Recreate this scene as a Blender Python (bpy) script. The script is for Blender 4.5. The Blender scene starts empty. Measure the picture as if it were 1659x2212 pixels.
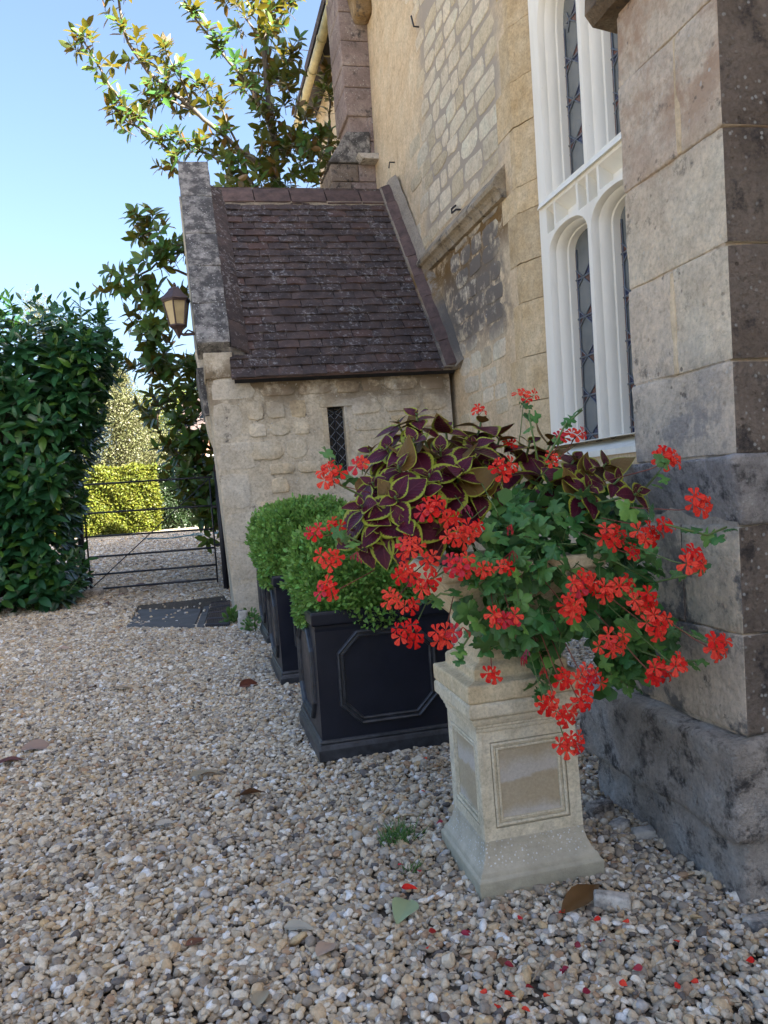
import bpy, bmesh, math, random
import numpy as np
from mathutils import Matrix, Vector
rng = np.random.default_rng(11)
random.seed(5)
S = bpy.context.scene
COL = S.collection

# ------------------------------------------------------------------ camera
F, CX, CY, H = 1700., 829.5, 1106., 1.15          # focal length and centre in units of a 1659 x 2212 frame
def _axes(vx=412, vy=1095, roll=4.7):
    dY = np.array([(vx-CX)/F, (vy-CY)/F, 1.]); dY /= np.linalg.norm(dY)
    r = math.radians(roll); sx, sy = math.sin(r), math.cos(r)
    k = -(dY[0]*sx+dY[1]*sy)/dY[2]
    dn = np.array([sx, sy, k]); dn /= np.linalg.norm(dn)
    X = np.cross(dn, dY)
    if X[0] < 0: X = -X
    return np.stack([X, dY, -dn])
RM = _axes()
EYE = np.array([0, 0, H])
def ray(px, py): return RM @ np.array([(px-CX)/F, (py-CY)/F, 1.])
def P(px, py, ax, val):
    d = ray(px, py); i = 'xyz'.index(ax)
    return EYE + d*((val-EYE[i])/d[i])
def PP(px, py, p0, n):
    d = ray(px, py); n = np.array(n, float)
    return EYE + d*(np.dot(np.array(p0)-EYE, n)/np.dot(d, n))
cam = bpy.data.objects.new('camera', bpy.data.cameras.new('camera'))
COL.objects.link(cam)
m = Matrix.Identity(4)
for i in range(3):
    m[i][0] = RM[i][0]; m[i][1] = -RM[i][1]; m[i][2] = -RM[i][2]; m[i][3] = EYE[i]
cam.matrix_world = m
cam.data.sensor_fit = 'VERTICAL'; cam.data.sensor_height = 36; cam.data.lens = 36*F/2212
cam.data.clip_end = 1000; cam.data.clip_start = .05
S.camera = cam

# ------------------------------------------------------------------ light
SUN_EL, SUN_AZ = math.radians(39), math.atan2(.70, -.714)     # azimuth from +Y towards +X
sd = Vector((math.sin(SUN_AZ)*math.cos(SUN_EL), math.cos(SUN_AZ)*math.cos(SUN_EL), math.sin(SUN_EL)))
w = bpy.data.worlds.new('World'); S.world = w; w.use_nodes = True
nt = w.node_tree; sky = nt.nodes.new('ShaderNodeTexSky'); sky.sky_type = 'NISHITA'
sky.sun_disc = False; sky.sun_elevation = SUN_EL; sky.sun_rotation = SUN_AZ
sky.air_density = 1.0; sky.dust_density = 4.5; sky.ozone_density = 3.0
bg = nt.nodes['Background']; bg.inputs[1].default_value = .05
nt.links.new(sky.outputs[0], bg.inputs[0])
sl = bpy.data.lights.new('sun', 'SUN'); sl.energy = 5; sl.angle = math.radians(.53); sl.color = (1, .93, .82)
so = bpy.data.objects.new('sun', sl); COL.objects.link(so)
so.rotation_euler = (-sd).to_track_quat('-Z', 'Y').to_euler(); so.location = (20, -5, 30)
S.view_settings.view_transform = 'Standard'; S.view_settings.look = 'None'
S.view_settings.exposure = 3.2; S.view_settings.gamma = 1
S.render.engine = 'CYCLES'
S.cycles.max_bounces = 7; S.cycles.diffuse_bounces = 4; S.cycles.transparent_max_bounces = 6
S.cycles.use_denoising = True

# ------------------------------------------------------------------ materials
class N:
    def __init__(s, name, rough=.85, spec=.3):
        s.m = bpy.data.materials.new(name); s.m.use_nodes = True; s.t = s.m.node_tree
        s.b = s.t.nodes['Principled BSDF']; s.b.inputs['Roughness'].default_value = rough
        s.b.inputs['Specular IOR Level'].default_value = spec
        s.pos = None
    def n(s, ty, **k):
        o = s.t.nodes.new('ShaderNode'+ty)
        for a, v in k.items(): setattr(o, a, v)
        return o
    def l(s, a, b): s.t.links.new(a, b)
    def P(s):
        if not s.pos: s.pos = s.n('NewGeometry').outputs['Position']
        return s.pos
    def noise(s, sc, det=4, rough=.55, vec=None, dist=0):
        o = s.n('TexNoise'); o.inputs['Scale'].default_value = sc; o.inputs['Detail'].default_value = det
        o.inputs['Roughness'].default_value = rough; o.inputs['Distortion'].default_value = dist
        s.l(vec or s.P(), o.inputs['Vector']); return o.outputs['Fac']
    def voro(s, sc, vec=None, feat='F1', out='Distance'):
        o = s.n('TexVoronoi', feature=feat); o.inputs['Scale'].default_value = sc
        s.l(vec or s.P(), o.inputs['Vector']); return o.outputs[out]
    def ramp(s, fac, stops, const=False):
        o = s.n('ValToRGB'); e = o.color_ramp.elements
        if const: o.color_ramp.interpolation = 'CONSTANT'
        while len(e) < len(stops): e.new(.5)
        for q, (p, c) in zip(e, stops):
            q.position = p; q.color = (c, c, c, 1) if not hasattr(c, '__len__') else (*c, 1)
        s.l(fac, o.inputs[0]); return o.outputs[0]
    def mix(s, fac, a, b, mode='MIX'):
        o = s.n('Mix', data_type='RGBA', blend_type=mode)
        for i, v in ((0, fac), (6, a), (7, b)):
            if hasattr(v, 'is_linked'): s.l(v, o.inputs[i])
            elif i == 0: o.inputs[0].default_value = v
            else: o.inputs[i].default_value = (*v, 1)
        return o.outputs[2]
    def math(s, op, a, b=None, c=None):
        o = s.n('Math', operation=op)
        for i, v in enumerate((a, b, c)):
            if v is None: continue
            if hasattr(v, 'is_linked'): s.l(v, o.inputs[i])
            else: o.inputs[i].default_value = v
        return o.outputs[0]
    def rand(s): return s.n('ObjectInfo').outputs['Random']
    def xyz(s):
        o = s.n('SeparateXYZ'); s.l(s.P(), o.inputs[0]); return o.outputs
    def box(s, y0, y1, z0, z1, soft=.15):
        """soft mask of a patch of wall in world metres"""
        x = s.xyz(); r = None; w_ = s.math('MULTIPLY_ADD', s.noise(2.7, 5, .65), .9, -.45)
        x = (x[0], s.math('ADD', x[1], w_), s.math('ADD', x[2], s.math('MULTIPLY', w_, .45)))
        for v, a, b in ((x[1], y0, y1), (x[2], z0, z1)):
            q = s.math('MULTIPLY', s.ss(v, a-soft, a+soft), s.ss(v, b+soft, b-soft))
            r = q if r is None else s.math('MULTIPLY', r, q)
        return r
    def ss(s, v, a, b):
        o = s.n('MapRange', interpolation_type='SMOOTHSTEP'); s.l(v, o.inputs[0])
        o.inputs[1].default_value = a; o.inputs[2].default_value = b; return o.outputs[0]
    def col(s, c): s.l(c, s.b.inputs['Base Color'])
    def bump(s, h, st=.5, d=.01):
        o = s.n('Bump'); o.inputs['Strength'].default_value = st; o.inputs['Distance'].default_value = d
        s.l(h, o.inputs['Height']); s.l(o.outputs[0], s.b.inputs['Normal'])
    def vary(s, c, amt):
        o = s.n('HueSaturation'); s.l(c, o.inputs['Color'])
        s.l(s.math('MULTIPLY_ADD', s.rand(), amt*2, 1-amt), o.inputs['Value']); return o.outputs[0]

def stone_mat(name, cols, wl=.0, dl=.0, sc=1., bump=.5, vary=.12, tint=None, patch=None, dark=(.045, .043, .045), bd=.012, pit=0):
    n = N(name, .92, .2)
    a = n.noise(2.6*sc, 7, .6)
    c = n.ramp(a, [(.3, cols[0]), (.5, cols[1]), (.7, cols[2])])
    if tint:
        r2 = n.math('FRACT', n.math('MULTIPLY', n.rand(), 7.31))
        c = n.mix(n.ss(r2, .45, .95), c, tint)
    if vary: c = n.vary(c, vary)
    c = n.mix(1, c, n.ramp(n.noise(38*sc, 6, .7), [(.25, .62), (.5, .98), (.75, 1.2)]), 'MULTIPLY')
    c = n.mix(1, c, n.ramp(n.noise(9*sc, 5, .65, dist=.6), [(.3, .8), (.62, 1.08)]), 'MULTIPLY')
    for (y0, y1, z0, z1, pc, amt, nsc) in (patch or []):
        pm = n.math('MULTIPLY', n.box(y0, y1, z0, z1, .22), n.ramp(n.noise(nsc, 8, .7), [(.5-amt*.22, 0), (.56-amt*.1, 1)]))
        c = n.mix(pm, c, pc)
    if dl:
        d = n.math('MULTIPLY', n.ramp(n.noise(6*sc, 10, .72), [(.60-dl*.25, 0), (.70-dl*.2, 1)]), .85)
        c = n.mix(d, c, dark)
    if wl:
        v = n.voro(26*sc, vec=None)
        sp = n.ramp(n.math('ADD', v, n.math('MULTIPLY', n.noise(60*sc, 4), .35)), [(.30, 1), (.42, 0)])
        msk = n.ramp(n.noise(4.2*sc, 5, .6), [(.62-wl*.3, 0), (.72-wl*.2, 1)])
        c = n.mix(n.math('MULTIPLY', n.math('MULTIPLY', sp, msk), .8), c, (.52, .52, .49))
    pits = n.ramp(n.voro(34*sc), [(.05, .2), (.22, 1)])
    if pit:
        pv_ = n.math('ADD', n.voro(15*sc), n.math('MULTIPLY', n.noise(40*sc, 4), .3))
        c = n.mix(n.math('MULTIPLY', n.math('MULTIPLY', n.ramp(pv_, [(.24, 1), (.31, 0)]), n.ramp(n.noise(3*sc, 3), [(.42, 0), (.6, 1)])), pit), c, (.09, .07, .055))
        pits = n.math('MULTIPLY', pits, n.ramp(pv_, [(.2, .0), (.33, 1)]))
    n.col(c)
    h = n.math('ADD', n.math('MULTIPLY', n.noise(55*sc, 8, .7), .7), n.math('ADD', n.math('MULTIPLY', pits, .18), n.math('MULTIPLY', n.noise(9*sc, 5, .6), 1.2)))
    n.bump(h, bump, bd)
    return n.m

def leaf_mat(name, top, back, trans, rough=.4, vary=.25, tr=.3, tipc=None, spec=.5, back2=None):
    """leaf: front and back colour, light passing through"""
    n = N(name, rough, spec)
    at = n.n('Attribute'); at.attribute_name = 'rnd'
    r = n.math('FRACT', n.math('ADD', at.outputs['Fac'], n.rand()))
    hs = n.n('HueSaturation'); hs.inputs['Color'].default_value = (*top, 1)
    n.l(n.math('MULTIPLY_ADD', r, vary*2, 1-vary), hs.inputs['Value'])
    n.l(n.math('MULTIPLY_ADD', n.math('FRACT', n.math('MULTIPLY', r, 5.7)), .05, .475), hs.inputs['Hue'])
    c = hs.outputs[0]
    if tipc: c = n.mix(n.ss(n.math('FRACT', n.math('MULTIPLY', r, 3.3)), .72, 1.), c, tipc)
    bf = n.n('NewGeometry').outputs['Backfacing']
    if back2: back = n.mix(n.ss(n.math('FRACT', n.math('MULTIPLY', r, 9.7)), .62, .72), back, back2)
    c = n.mix(bf, c, back)
    n.col(c)
    t = n.n('BsdfTranslucent'); t.inputs[0].default_value = (*trans, 1)
    mx = n.n('MixShader'); mx.inputs[0].default_value = tr
    n.l(n.b.outputs[0], mx.inputs[1]); n.l(t.outputs[0], mx.inputs[2])
    n.l(mx.outputs[0], n.t.nodes['Material Output'].inputs[0])
    return n.m

def plain(name, c, rough=.6, var=.15, sc=12, bump=0, spec=.4, metal=0):
    n = N(name, rough, spec); n.b.inputs['Metallic'].default_value = metal
    f = n.noise(sc, 6, .65)
    n.col(n.mix(1, c, n.ramp(f, [(.3, 1-var), (.7, 1+var)]), 'MULTIPLY'))
    if bump: n.bump(n.noise(sc*4, 6, .7), bump, .006)
    return n.m

M = {}
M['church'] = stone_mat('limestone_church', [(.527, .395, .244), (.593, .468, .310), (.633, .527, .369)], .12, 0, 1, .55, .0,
    patch=[(6.45, 8.62, 3.95, 8.7, (.34, .295, .24), 1.6, 1.6), (6.5, 8.3, 2.5, 3.72, (.16, .138, .115), .5, 5.), (6.3, 8.9, 3.3, 3.72, (.16, .095, .035), .6, 5.)])  # last patch: brown stain with the string course's shade painted in
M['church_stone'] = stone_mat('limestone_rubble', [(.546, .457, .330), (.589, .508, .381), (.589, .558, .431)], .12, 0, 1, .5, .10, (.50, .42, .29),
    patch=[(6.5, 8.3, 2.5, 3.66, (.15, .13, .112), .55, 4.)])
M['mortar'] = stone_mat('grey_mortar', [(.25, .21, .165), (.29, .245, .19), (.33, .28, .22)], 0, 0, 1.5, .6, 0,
    patch=[(6.5, 8.3, 2.4, 3.72, (.10, .09, .08), .8, 3.2), (6.3, 8.9, 3.25, 3.72, (.17, .10, .035), .5, 5.)])  # brown band: same stain and painted shade below the string course
M['jamb'] = stone_mat('jamb_limestone', [(.432, .312, .168), (.516, .396, .240), (.552, .450, .300)], 0, 0, 1.4, .25, .10, (.42, .30, .15))
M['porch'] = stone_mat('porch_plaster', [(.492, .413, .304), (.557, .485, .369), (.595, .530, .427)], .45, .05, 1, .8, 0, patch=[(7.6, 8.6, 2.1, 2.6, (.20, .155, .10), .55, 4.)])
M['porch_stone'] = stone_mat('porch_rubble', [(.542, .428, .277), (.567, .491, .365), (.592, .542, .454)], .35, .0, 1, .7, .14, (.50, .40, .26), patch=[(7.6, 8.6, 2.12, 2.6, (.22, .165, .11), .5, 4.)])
M['porch_quoin'] = stone_mat('porch_quoin', [(.500, .427, .317), (.537, .476, .378), (.561, .512, .427)], .5, .03, 1, .75, .05)
M['coping'] = stone_mat('lichen_coping', [(.196, .190, .178), (.287, .270, .247), (.380, .356, .328)], .75, .75, 1.2, .8, .05)
M['pier'] = stone_mat('pier_stone', [(.61, .49, .355), (.665, .565, .425), (.68, .61, .48)], .22, .04, 1.5, 1.1, .03, pit=.7, bd=.012, tint= (.60, .50, .39),
    patch=[(1.5, 2.6, 2.0, 3.0, (.42, .29, .20), .3, 2.5), (1.5, 2.6, .1, .97, (.20, .185, .17), .03, 4.5), (1.5, 2.6, 1.15, 1.36, (.24, .225, .22), .22, 6)])
M['pier_front'] = stone_mat('pier_weathered', [(.194, .152, .121), (.242, .194, .157), (.303, .249, .200)], .8, .3, 1.7, 1.2, .05, pit=.8, bd=.02)
M['pier_dark'] = stone_mat('pier_blackened', [(.266, .250, .242), (.344, .320, .305), (.438, .399, .367)], .3, .40, 2.2, 1., .03)
M['plinth'] = stone_mat('plinth_rough', [(.402, .351, .299), (.586, .521, .454), (.640, .640, .625)], .5, .36, 1.9, 1.1, .03, bd=.03, pit=.6)
M['purple'] = stone_mat('purple_stone', [(.215, .165, .15), (.27, .21, .19), (.34, .28, .25)], .6, .15, 1., .6, .03)
M['purple_'] = stone_mat('purple_stone', [(.220, .138, .127), (.264, .182, .165), (.330, .242, .220)], .6, .1, 1., .6, .03)
M['pale'] = stone_mat('pale_stone', [(.44, .40, .34), (.50, .46, .40), (.54, .51, .46)], .1, .35, 1., .4, .05)
M['white'] = stone_mat('white_painted_stone', [(.76, .73, .64), (.80, .775, .70), (.82, .80, .74)], 0, 0, .8, .22, 0)
n = N('cream_limewash', .8, .25)
mpn = n.n('Mapping'); mpn.inputs['Scale'].default_value = (5, 5, .8); n.l(n.P(), mpn.inputs['Vector'])
c = n.ramp(n.noise(1, 7, .65, vec=mpn.outputs[0]), [(.25, (.67, .635, .55)), (.5, (.775, .74, .65)), (.75, (.80, .775, .70))])
c = n.mix(n.ramp(n.noise(21, 8, .7), [(.66, 0), (.74, .45)]), c, (.56, .52, .43)); n.col(c); n.bump(n.noise(14, 6, .6), .25, .006); M['white'] = n.m
M['cast'] = stone_mat('cast_stone', [(.540, .471, .337), (.603, .534, .391), (.640, .588, .463)], 0, .0, 3., .30, .03, bd=.006)
M['cast_warm'] = stone_mat('cast_stone_warm', [(.544, .434, .266), (.596, .486, .311), (.622, .531, .363)], 0, .0, 3., .25, .03, bd=.005)
M['mortar_porch'] = M['porch']

# cast stone panel with frosty bloom and a lichen-speckled base
n = N('cast_panel', .9, .2)
c = n.ramp(n.noise(4, 6, .6), [(.3, (.38, .31, .205)), (.7, (.44, .37, .26))])
z = n.xyz()[2]
wv = n.math('ADD', z, n.math('MULTIPLY', n.noise(7, 5, .6), .12))
bl = n.math('MAXIMUM', n.math('MULTIPLY', n.ss(wv, .475, .50), n.ss(wv, .545, .515)), n.math('MAXIMUM', n.math('MULTIPLY', n.ss(wv, .37, .385), n.ss(wv, .455, .40)), n.ss(wv, .30, .255)))
c = n.mix(n.math('MULTIPLY', bl, .75), c, (.50, .47, .43))
n.col(n.mix(1, c, n.ramp(n.noise(120, 4, .7), [(.3, .85), (.7, 1.1)]), 'MULTIPLY')); n.bump(n.noise(180, 5, .7), .3, .004); M['panel'] = n.m
n = N('cast_base', .92, .2)
c = n.ramp(n.noise(7, 6, .6), [(.3, (.43, .385, .29)), (.7, (.50, .45, .35))])
c = n.mix(n.math('MULTIPLY', n.ss(n.xyz()[2], .09, .02), .4), c, (.27, .27, .19))
v = n.math('MINIMUM', n.voro(95), n.math('ADD', n.voro(230), n.math('MULTIPLY', n.noise(22, 3), .35))); sp = n.ramp(n.math('ADD', v, n.math('MULTIPLY', n.noise(260, 5, .7), .75)), [(.50, 1), (.66, 0)])
zz = n.xyz()
mk = n.math('MULTIPLY', n.ss(zz[2], .075, .09), n.ramp(n.noise(16, 5, .7), [(.36, 0), (.52, 1)]))
c = n.mix(1, c, n.ramp(n.noise(19, 7, .7), [(.3, .78), (.65, 1.06)]), 'MULTIPLY')
c = n.mix(n.math('MULTIPLY', sp, mk), c, (.66, .67, .66)); n.col(c); n.bump(n.noise(150, 5, .7), .4, .005); M['cast_base'] = n.m

# clay tiles
n = N('clay_tile', .85, .3)
c = n.ramp(n.noise(7, 8, .7), [(.3, (.032, .025, .025)), (.5, (.062, .046, .043)), (.72, (.105, .072, .060))])
c = n.vary(c, .24)
r2 = n.math('FRACT', n.math('MULTIPLY', n.rand(), 9.1)); c = n.mix(n.math('MULTIPLY', n.ss(r2, .7, 1), .35), c, (.14, .07, .052))
v = n.math('ADD', n.noise(24, 9, .75), n.math('MULTIPLY', n.noise(3, 4), .35))
c = n.mix(n.math('MULTIPLY', n.ramp(v, [(.74, 0), (.83, 1)]), .55), c, (.36, .35, .35))
n.col(c); n.bump(n.noise(45, 8, .7), .6, .008); M['tile'] = n.m
n = N('red_tile', .85, .3)
c = n.ramp(n.noise(9, 8, .7), [(.3, (.05, .036, .034)), (.5, (.10, .066, .058)), (.72, (.15, .098, .082))]); c = n.vary(c, .2)
n.col(c); n.bump(n.noise(45, 8, .7), .5, .008); M['red_tile'] = n.m

# lead-effect black planter
n = N('black_planter', .38, .35)
f = n.noise(9, 8, .7)
c = n.ramp(f, [(.35, (.0055, .007, .0145)), (.62, (.009, .011, .021)), (.8, (.032, .035, .045))])
sp = n.ramp(n.noise(70, 6, .75), [(.66, 0), (.75, 1)]); c = n.mix(n.math('MULTIPLY', sp, .3), c, (.16, .16, .17))
c = n.mix(n.math('MULTIPLY', n.ss(n.math('ADD', n.xyz()[2], n.math('MULTIPLY', n.noise(11, 6, .7), .14)), .17, .06), .35), c, (.13, .115, .095))
n.col(c); n.l(n.ramp(n.noise(6, 6, .7), [(.3, .28), (.7, .52)]), n.b.inputs['Roughness']); n.bump(n.noise(30, 5, .6), .12, .004); M['black'] = n.m
M['black_edge'] = plain('worn_black_edge', (.028, .03, .036), .42, .7, 26, .1, .5)

# gravel pebbles: colour per pebble
n = N('pebble', .85, .1)
r = n.rand()
cc = [(0, (.31, .25, .17)), (.14, (.38, .32, .23)), (.26, (.24, .205, .155)), (.36, (.44, .39, .30)), (.46, (.29, .26, .215)), (.54, (.50, .47, .41)), (.60, (.36, .27, .16)), (.70, (.195, .17, .14)),
      (.78, (.27, .175, .10)), (.81, (.40, .36, .29)), (.87, (.50, .50, .49)), (.905, (.10, .09, .085)), (.93, (.36, .26, .13)), (.95, (.29, .28, .27))]
c = n.ramp(r, cc, True)
c = n.mix(1, c, n.ramp(n.noise(90, 5, .7), [(.25, (.86, .83, .79)), (.75, (1.58, 1.52, 1.44))]), 'MULTIPLY')
c = n.mix(1, c, n.ramp(n.noise(.8, 4, .6), [(.3, (.82, .80, .78)), (.7, (1.08, 1.07, 1.05))]), 'MULTIPLY')
hs = n.n('HueSaturation'); hs.inputs['Saturation'].default_value = .86; hs.inputs['Value'].default_value = 1.17; n.l(c, hs.inputs['Color']); c = hs.outputs[0]
n.col(c); n.bump(n.noise(130, 4, .6), .35, .003); M['pebble'] = n.m
# the bed below them
n = N('gravel_bed', .9, .2)
v = n.n('TexVoronoi'); v.inputs['Scale'].default_value = 42; n.l(n.P(), v.inputs['Vector'])
sep = n.n('SeparateColor'); n.l(v.outputs['Color'], sep.inputs[0])
c = n.ramp(sep.outputs[0], [(0, (.24, .20, .15)), (.3, (.40, .34, .26)), (.6, (.48, .42, .32)), (.85, (.56, .51, .42)), (1, (.30, .26, .21))])
c = n.mix(1, c, n.ramp(v.outputs['Distance'], [(.2, 1.05), (.75, .35)]), 'MULTIPLY')
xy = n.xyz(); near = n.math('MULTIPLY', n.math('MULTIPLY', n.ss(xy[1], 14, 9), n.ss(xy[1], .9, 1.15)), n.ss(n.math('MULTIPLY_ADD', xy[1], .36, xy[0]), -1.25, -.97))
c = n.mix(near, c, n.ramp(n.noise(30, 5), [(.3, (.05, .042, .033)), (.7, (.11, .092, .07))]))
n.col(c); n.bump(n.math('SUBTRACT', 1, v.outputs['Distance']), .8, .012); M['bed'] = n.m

M['slate'] = plain('grey_slab', (.075, .08, .085), .75, .3, 5, .2)
M['iron'] = plain('black_iron', (.018, .018, .024), .5, .3, 20, .1, .5)
M['rust_iron'] = plain('brown_iron', (.050, .028, .026), .55, .35, 25, .2, .5)
M['lead'] = plain('lead_came', (.12, .135, .16), .45, .2, 30, .05, .5)
M['gutter'] = plain('cream_gutter', (.48, .41, .21), .6, .25, 6, .1)
M['dark'] = plain('dark_void', (.012, .012, .015), .5, .2, 8)
M['soil'] = plain('soil', (.035, .026, .018), .95, .4, 30, .6)
M['bark'] = plain('magnolia_bark', (.11, .095, .08), .9, .3, 30, .4)
M['stemg'] = plain('green_stem', (.11, .17, .05), .55, .25, 30)
M['stemr'] = plain('red_pedicel', (.22, .07, .045), .55, .3, 30)
M['twig'] = plain('dry_twig', (.26, .20, .13), .85, .25, 30)
M['hose'] = plain('blue_hose', (.06, .15, .19), .5, .1, 8)
n = N('leaded_glass', .09, .6); n.col(n.ramp(n.noise(3, 3), [(.3, (.09, .10, .105)), (.7, (.16, .17, .17))])); n.bump(n.noise(9, 3), .25, .01); M['glass'] = n.m
M['glass_brown'] = plain('brown_glass', (.10, .04, .03), .15, .3, 8, 0, .6)
M['glass_blue'] = plain('blue_glass', (.022, .028, .07), .15, .3, 8, 0, .6)
M['dark_glass'] = plain('dark_glass', (.012, .014, .018), .15, .3, 8, .05, .6)
M['lamp_glass'] = plain('amber_lamp_glass', (.42, .33, .18), .15, .15, 12, .05, .6)
M['clay_brick'] = stone_mat('far_brick', [(.28, .13, .09), (.34, .18, .13), (.38, .24, .18)], 0, 0, 1, .3, .1)

M['laurel'] = leaf_mat('laurel_leaf', (.022, .080, .030), (.045, .11, .04), (.08, .20, .03), .3, .4, .18, (.07, .15, .022), .32)
M['magnolia'] = leaf_mat('magnolia_leaf', (.056, .135, .032), (.055, .080, .024), (.20, .165, .014), .3, .35, .30, (.09, .13, .03), .4, (.15, .08, .03))
M['box'] = leaf_mat('boxwood_leaf', (.17, .34, .07), (.19, .35, .09), (.20, .34, .06), .4, .4, .25, (.19, .31, .08), .3)
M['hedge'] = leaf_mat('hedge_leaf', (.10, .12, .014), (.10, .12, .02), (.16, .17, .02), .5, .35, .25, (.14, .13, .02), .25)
M['shade_leaf'] = leaf_mat('shade_tinted_leaf', (.016, .034, .009), (.025, .045, .014), (.03, .05, .012), .5, .4, .2)  # cast shadow on the hedge painted as darker leaf colour; a tree shares it
M['paletree'] = leaf_mat('variegated_leaf', (.075, .082, .03), (.11, .115, .06), (.12, .12, .04), .5, .4, .25, (.22, .21, .14), .25)
M['geranium'] = leaf_mat('geranium_leaf', (.062, .170, .045), (.07, .15, .06), (.09, .22, .04), .42, .35, .2, (.14, .29, .06), .35)
M['weed'] = leaf_mat('weed_leaf', (.07, .16, .03), (.09, .18, .05), (.12, .22, .04), .5, .3, .2)
M['drygrass'] = leaf_mat('dry_leaf', (.36, .27, .19), (.40, .31, .22), (.2, .14, .08), .7, .2, .1)
M['brownleaf'] = leaf_mat('brown_leaf', (.13, .05, .022), (.16, .075, .035), (.15, .06, .02), .4, .15, .1)
M['greyleaf'] = leaf_mat('grey_leaf', (.42, .37, .30), (.42, .37, .31), (.2, .16, .12), .8, .15, .05)
M['palegreen'] = leaf_mat('pale_green_leaf', (.34, .40, .22), (.38, .43, .28), (.3, .35, .15), .6, .05, .2)
M['crimson'] = None
n = N('scarlet_petal', .75, .08)
u = n.n('SeparateXYZ'); n.l(n.n('UVMap').outputs[0], u.inputs[0]); u = u.outputs[0]
r = n.rand(); c = n.mix(n.ss(r, .1, .9), (.72, .024, .018), (.88, .095, .055))
c = n.mix(n.ss(n.math('FRACT', n.math('MULTIPLY', r, 6.3)), .86, .98), c, (.60, .05, .075))
c = n.mix(n.ss(n.math('ADD', u, n.math('MULTIPLY', n.noise(300, 3), .25)), .42, .12), c, (.48, .008, .03))
c = n.mix(1, c, n.ramp(n.noise(170, 4, .7), [(.3, .86), (.7, 1.1)]), 'MULTIPLY'); n.col(c)
t = n.n('BsdfTranslucent'); n.l(c, t.inputs[0]); mx = n.n('MixShader'); mx.inputs[0].default_value = .3
n.l(n.b.outputs[0], mx.inputs[1]); n.l(t.outputs[0], mx.inputs[2]); n.l(mx.outputs[0], n.t.nodes['Material Output'].inputs[0]); M['petal'] = n.m
M['crimson'] = leaf_mat('crimson_petal', (.30, .010, .035), (.3, .02, .04), (.3, .02, .03), .6, .3, .1)
# coleus: burgundy blade with ragged lime margin, brown-olive underside
n = N('coleus_leaf', .45, .2)
uv = n.n('UVMap').outputs[0]; sp = n.n('SeparateXYZ'); n.l(uv, sp.inputs[0])
ed = n.math('ABSOLUTE', n.math('MULTIPLY_ADD', sp.outputs[1], 2, -1))
tip = n.math('POWER', sp.outputs[0], 6.)
teeth = n.math('MULTIPLY', n.math('PINGPONG', n.math('MULTIPLY', sp.outputs[0], 11), .5), .16)
e = n.math('ADD', n.math('ADD', n.math('MAXIMUM', ed, tip), n.math('MULTIPLY', n.math('SUBTRACT', n.noise(140, 4), .5), .3)), teeth)
mg = n.ss(e, .76, .86)
bur = n.mix(n.noise(18, 4), (.042, .004, .016), (.095, .010, .028))
bur = n.mix(n.ss(ed, .07, .02), bur, (.11, .02, .035))
lim = n.mix(n.noise(25, 3), (.19, .25, .022), (.37, .38, .05))
front = n.mix(mg, bur, lim)
back = n.mix(n.ss(ed, .86, .95), n.mix(n.noise(20, 4), (.12, .065, .018), (.19, .12, .035)), (.33, .33, .04))
n.col(n.mix(n.n('NewGeometry').outputs['Backfacing'], front, back))
vein = n.math('PINGPONG', n.math('ADD', n.math('MULTIPLY', sp.outputs[0], 8), n.math('MULTIPLY', ed, -2.2)), .5)
n.bump(n.math('ADD', vein, n.math('MULTIPLY', n.noise(60, 3), .5)), .35, .004)
t = n.n('BsdfTranslucent'); t.inputs[0].default_value = (.16, .07, .02, 1); mx = n.n('MixShader'); mx.inputs[0].default_value = .12
n.l(n.b.outputs[0], mx.inputs[1]); n.l(t.outputs[0], mx.inputs[2]); n.l(mx.outputs[0], n.t.nodes['Material Output'].inputs[0])
M['coleus'] = n.m

# ------------------------------------------------------------------ building helpers
def props(o, label=None, cat=None, group=None, kind=None):
    for k, v in (('label', label), ('category', cat), ('group', group), ('kind', kind)):
        if v: o[k] = v
    return o
def thing(name, loc, label, cat, group=None):
    o = bpy.data.objects.new(name, None); o.location = loc; o.empty_display_size = .1
    COL.objects.link(o); return props(o, label, cat, group)
def wloc(o):
    v = Vector((0, 0, 0))
    while o is not None: v += o.location; o = o.parent
    return v
def link(name, me, mat, parent=None, **k):
    o = bpy.data.objects.new(name, me)
    if mat is not None and not me.materials: me.materials.append(M[mat] if isinstance(mat, str) else mat)
    COL.objects.link(o)
    if parent is not None: o.parent = parent
    return props(o, **k)
def place(name, me, parent, mat4, **k):
    """a piece that shares mesh data, at a world matrix"""
    o = bpy.data.objects.new(name, me); COL.objects.link(o); o.parent = parent
    mm = mat4.copy()
    if parent is not None: mm.translation -= wloc(parent)
    o.matrix_basis = mm
    return props(o, **k)
def frame(p, a, nrm, sx=1, sy=1, sz=1):
    a = Vector(a).normalized(); z = Vector(nrm); z = z-a*z.dot(a)
    if z.length < 1e-5: z = a.orthogonal()
    z.normalize(); y = z.cross(a)
    return Matrix(((a.x*sx, y.x*sy, z.x*sz, p[0]), (a.y*sx, y.y*sy, z.y*sz, p[1]), (a.z*sx, y.z*sy, z.z*sz, p[2]), (0, 0, 0, 1)))

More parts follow.
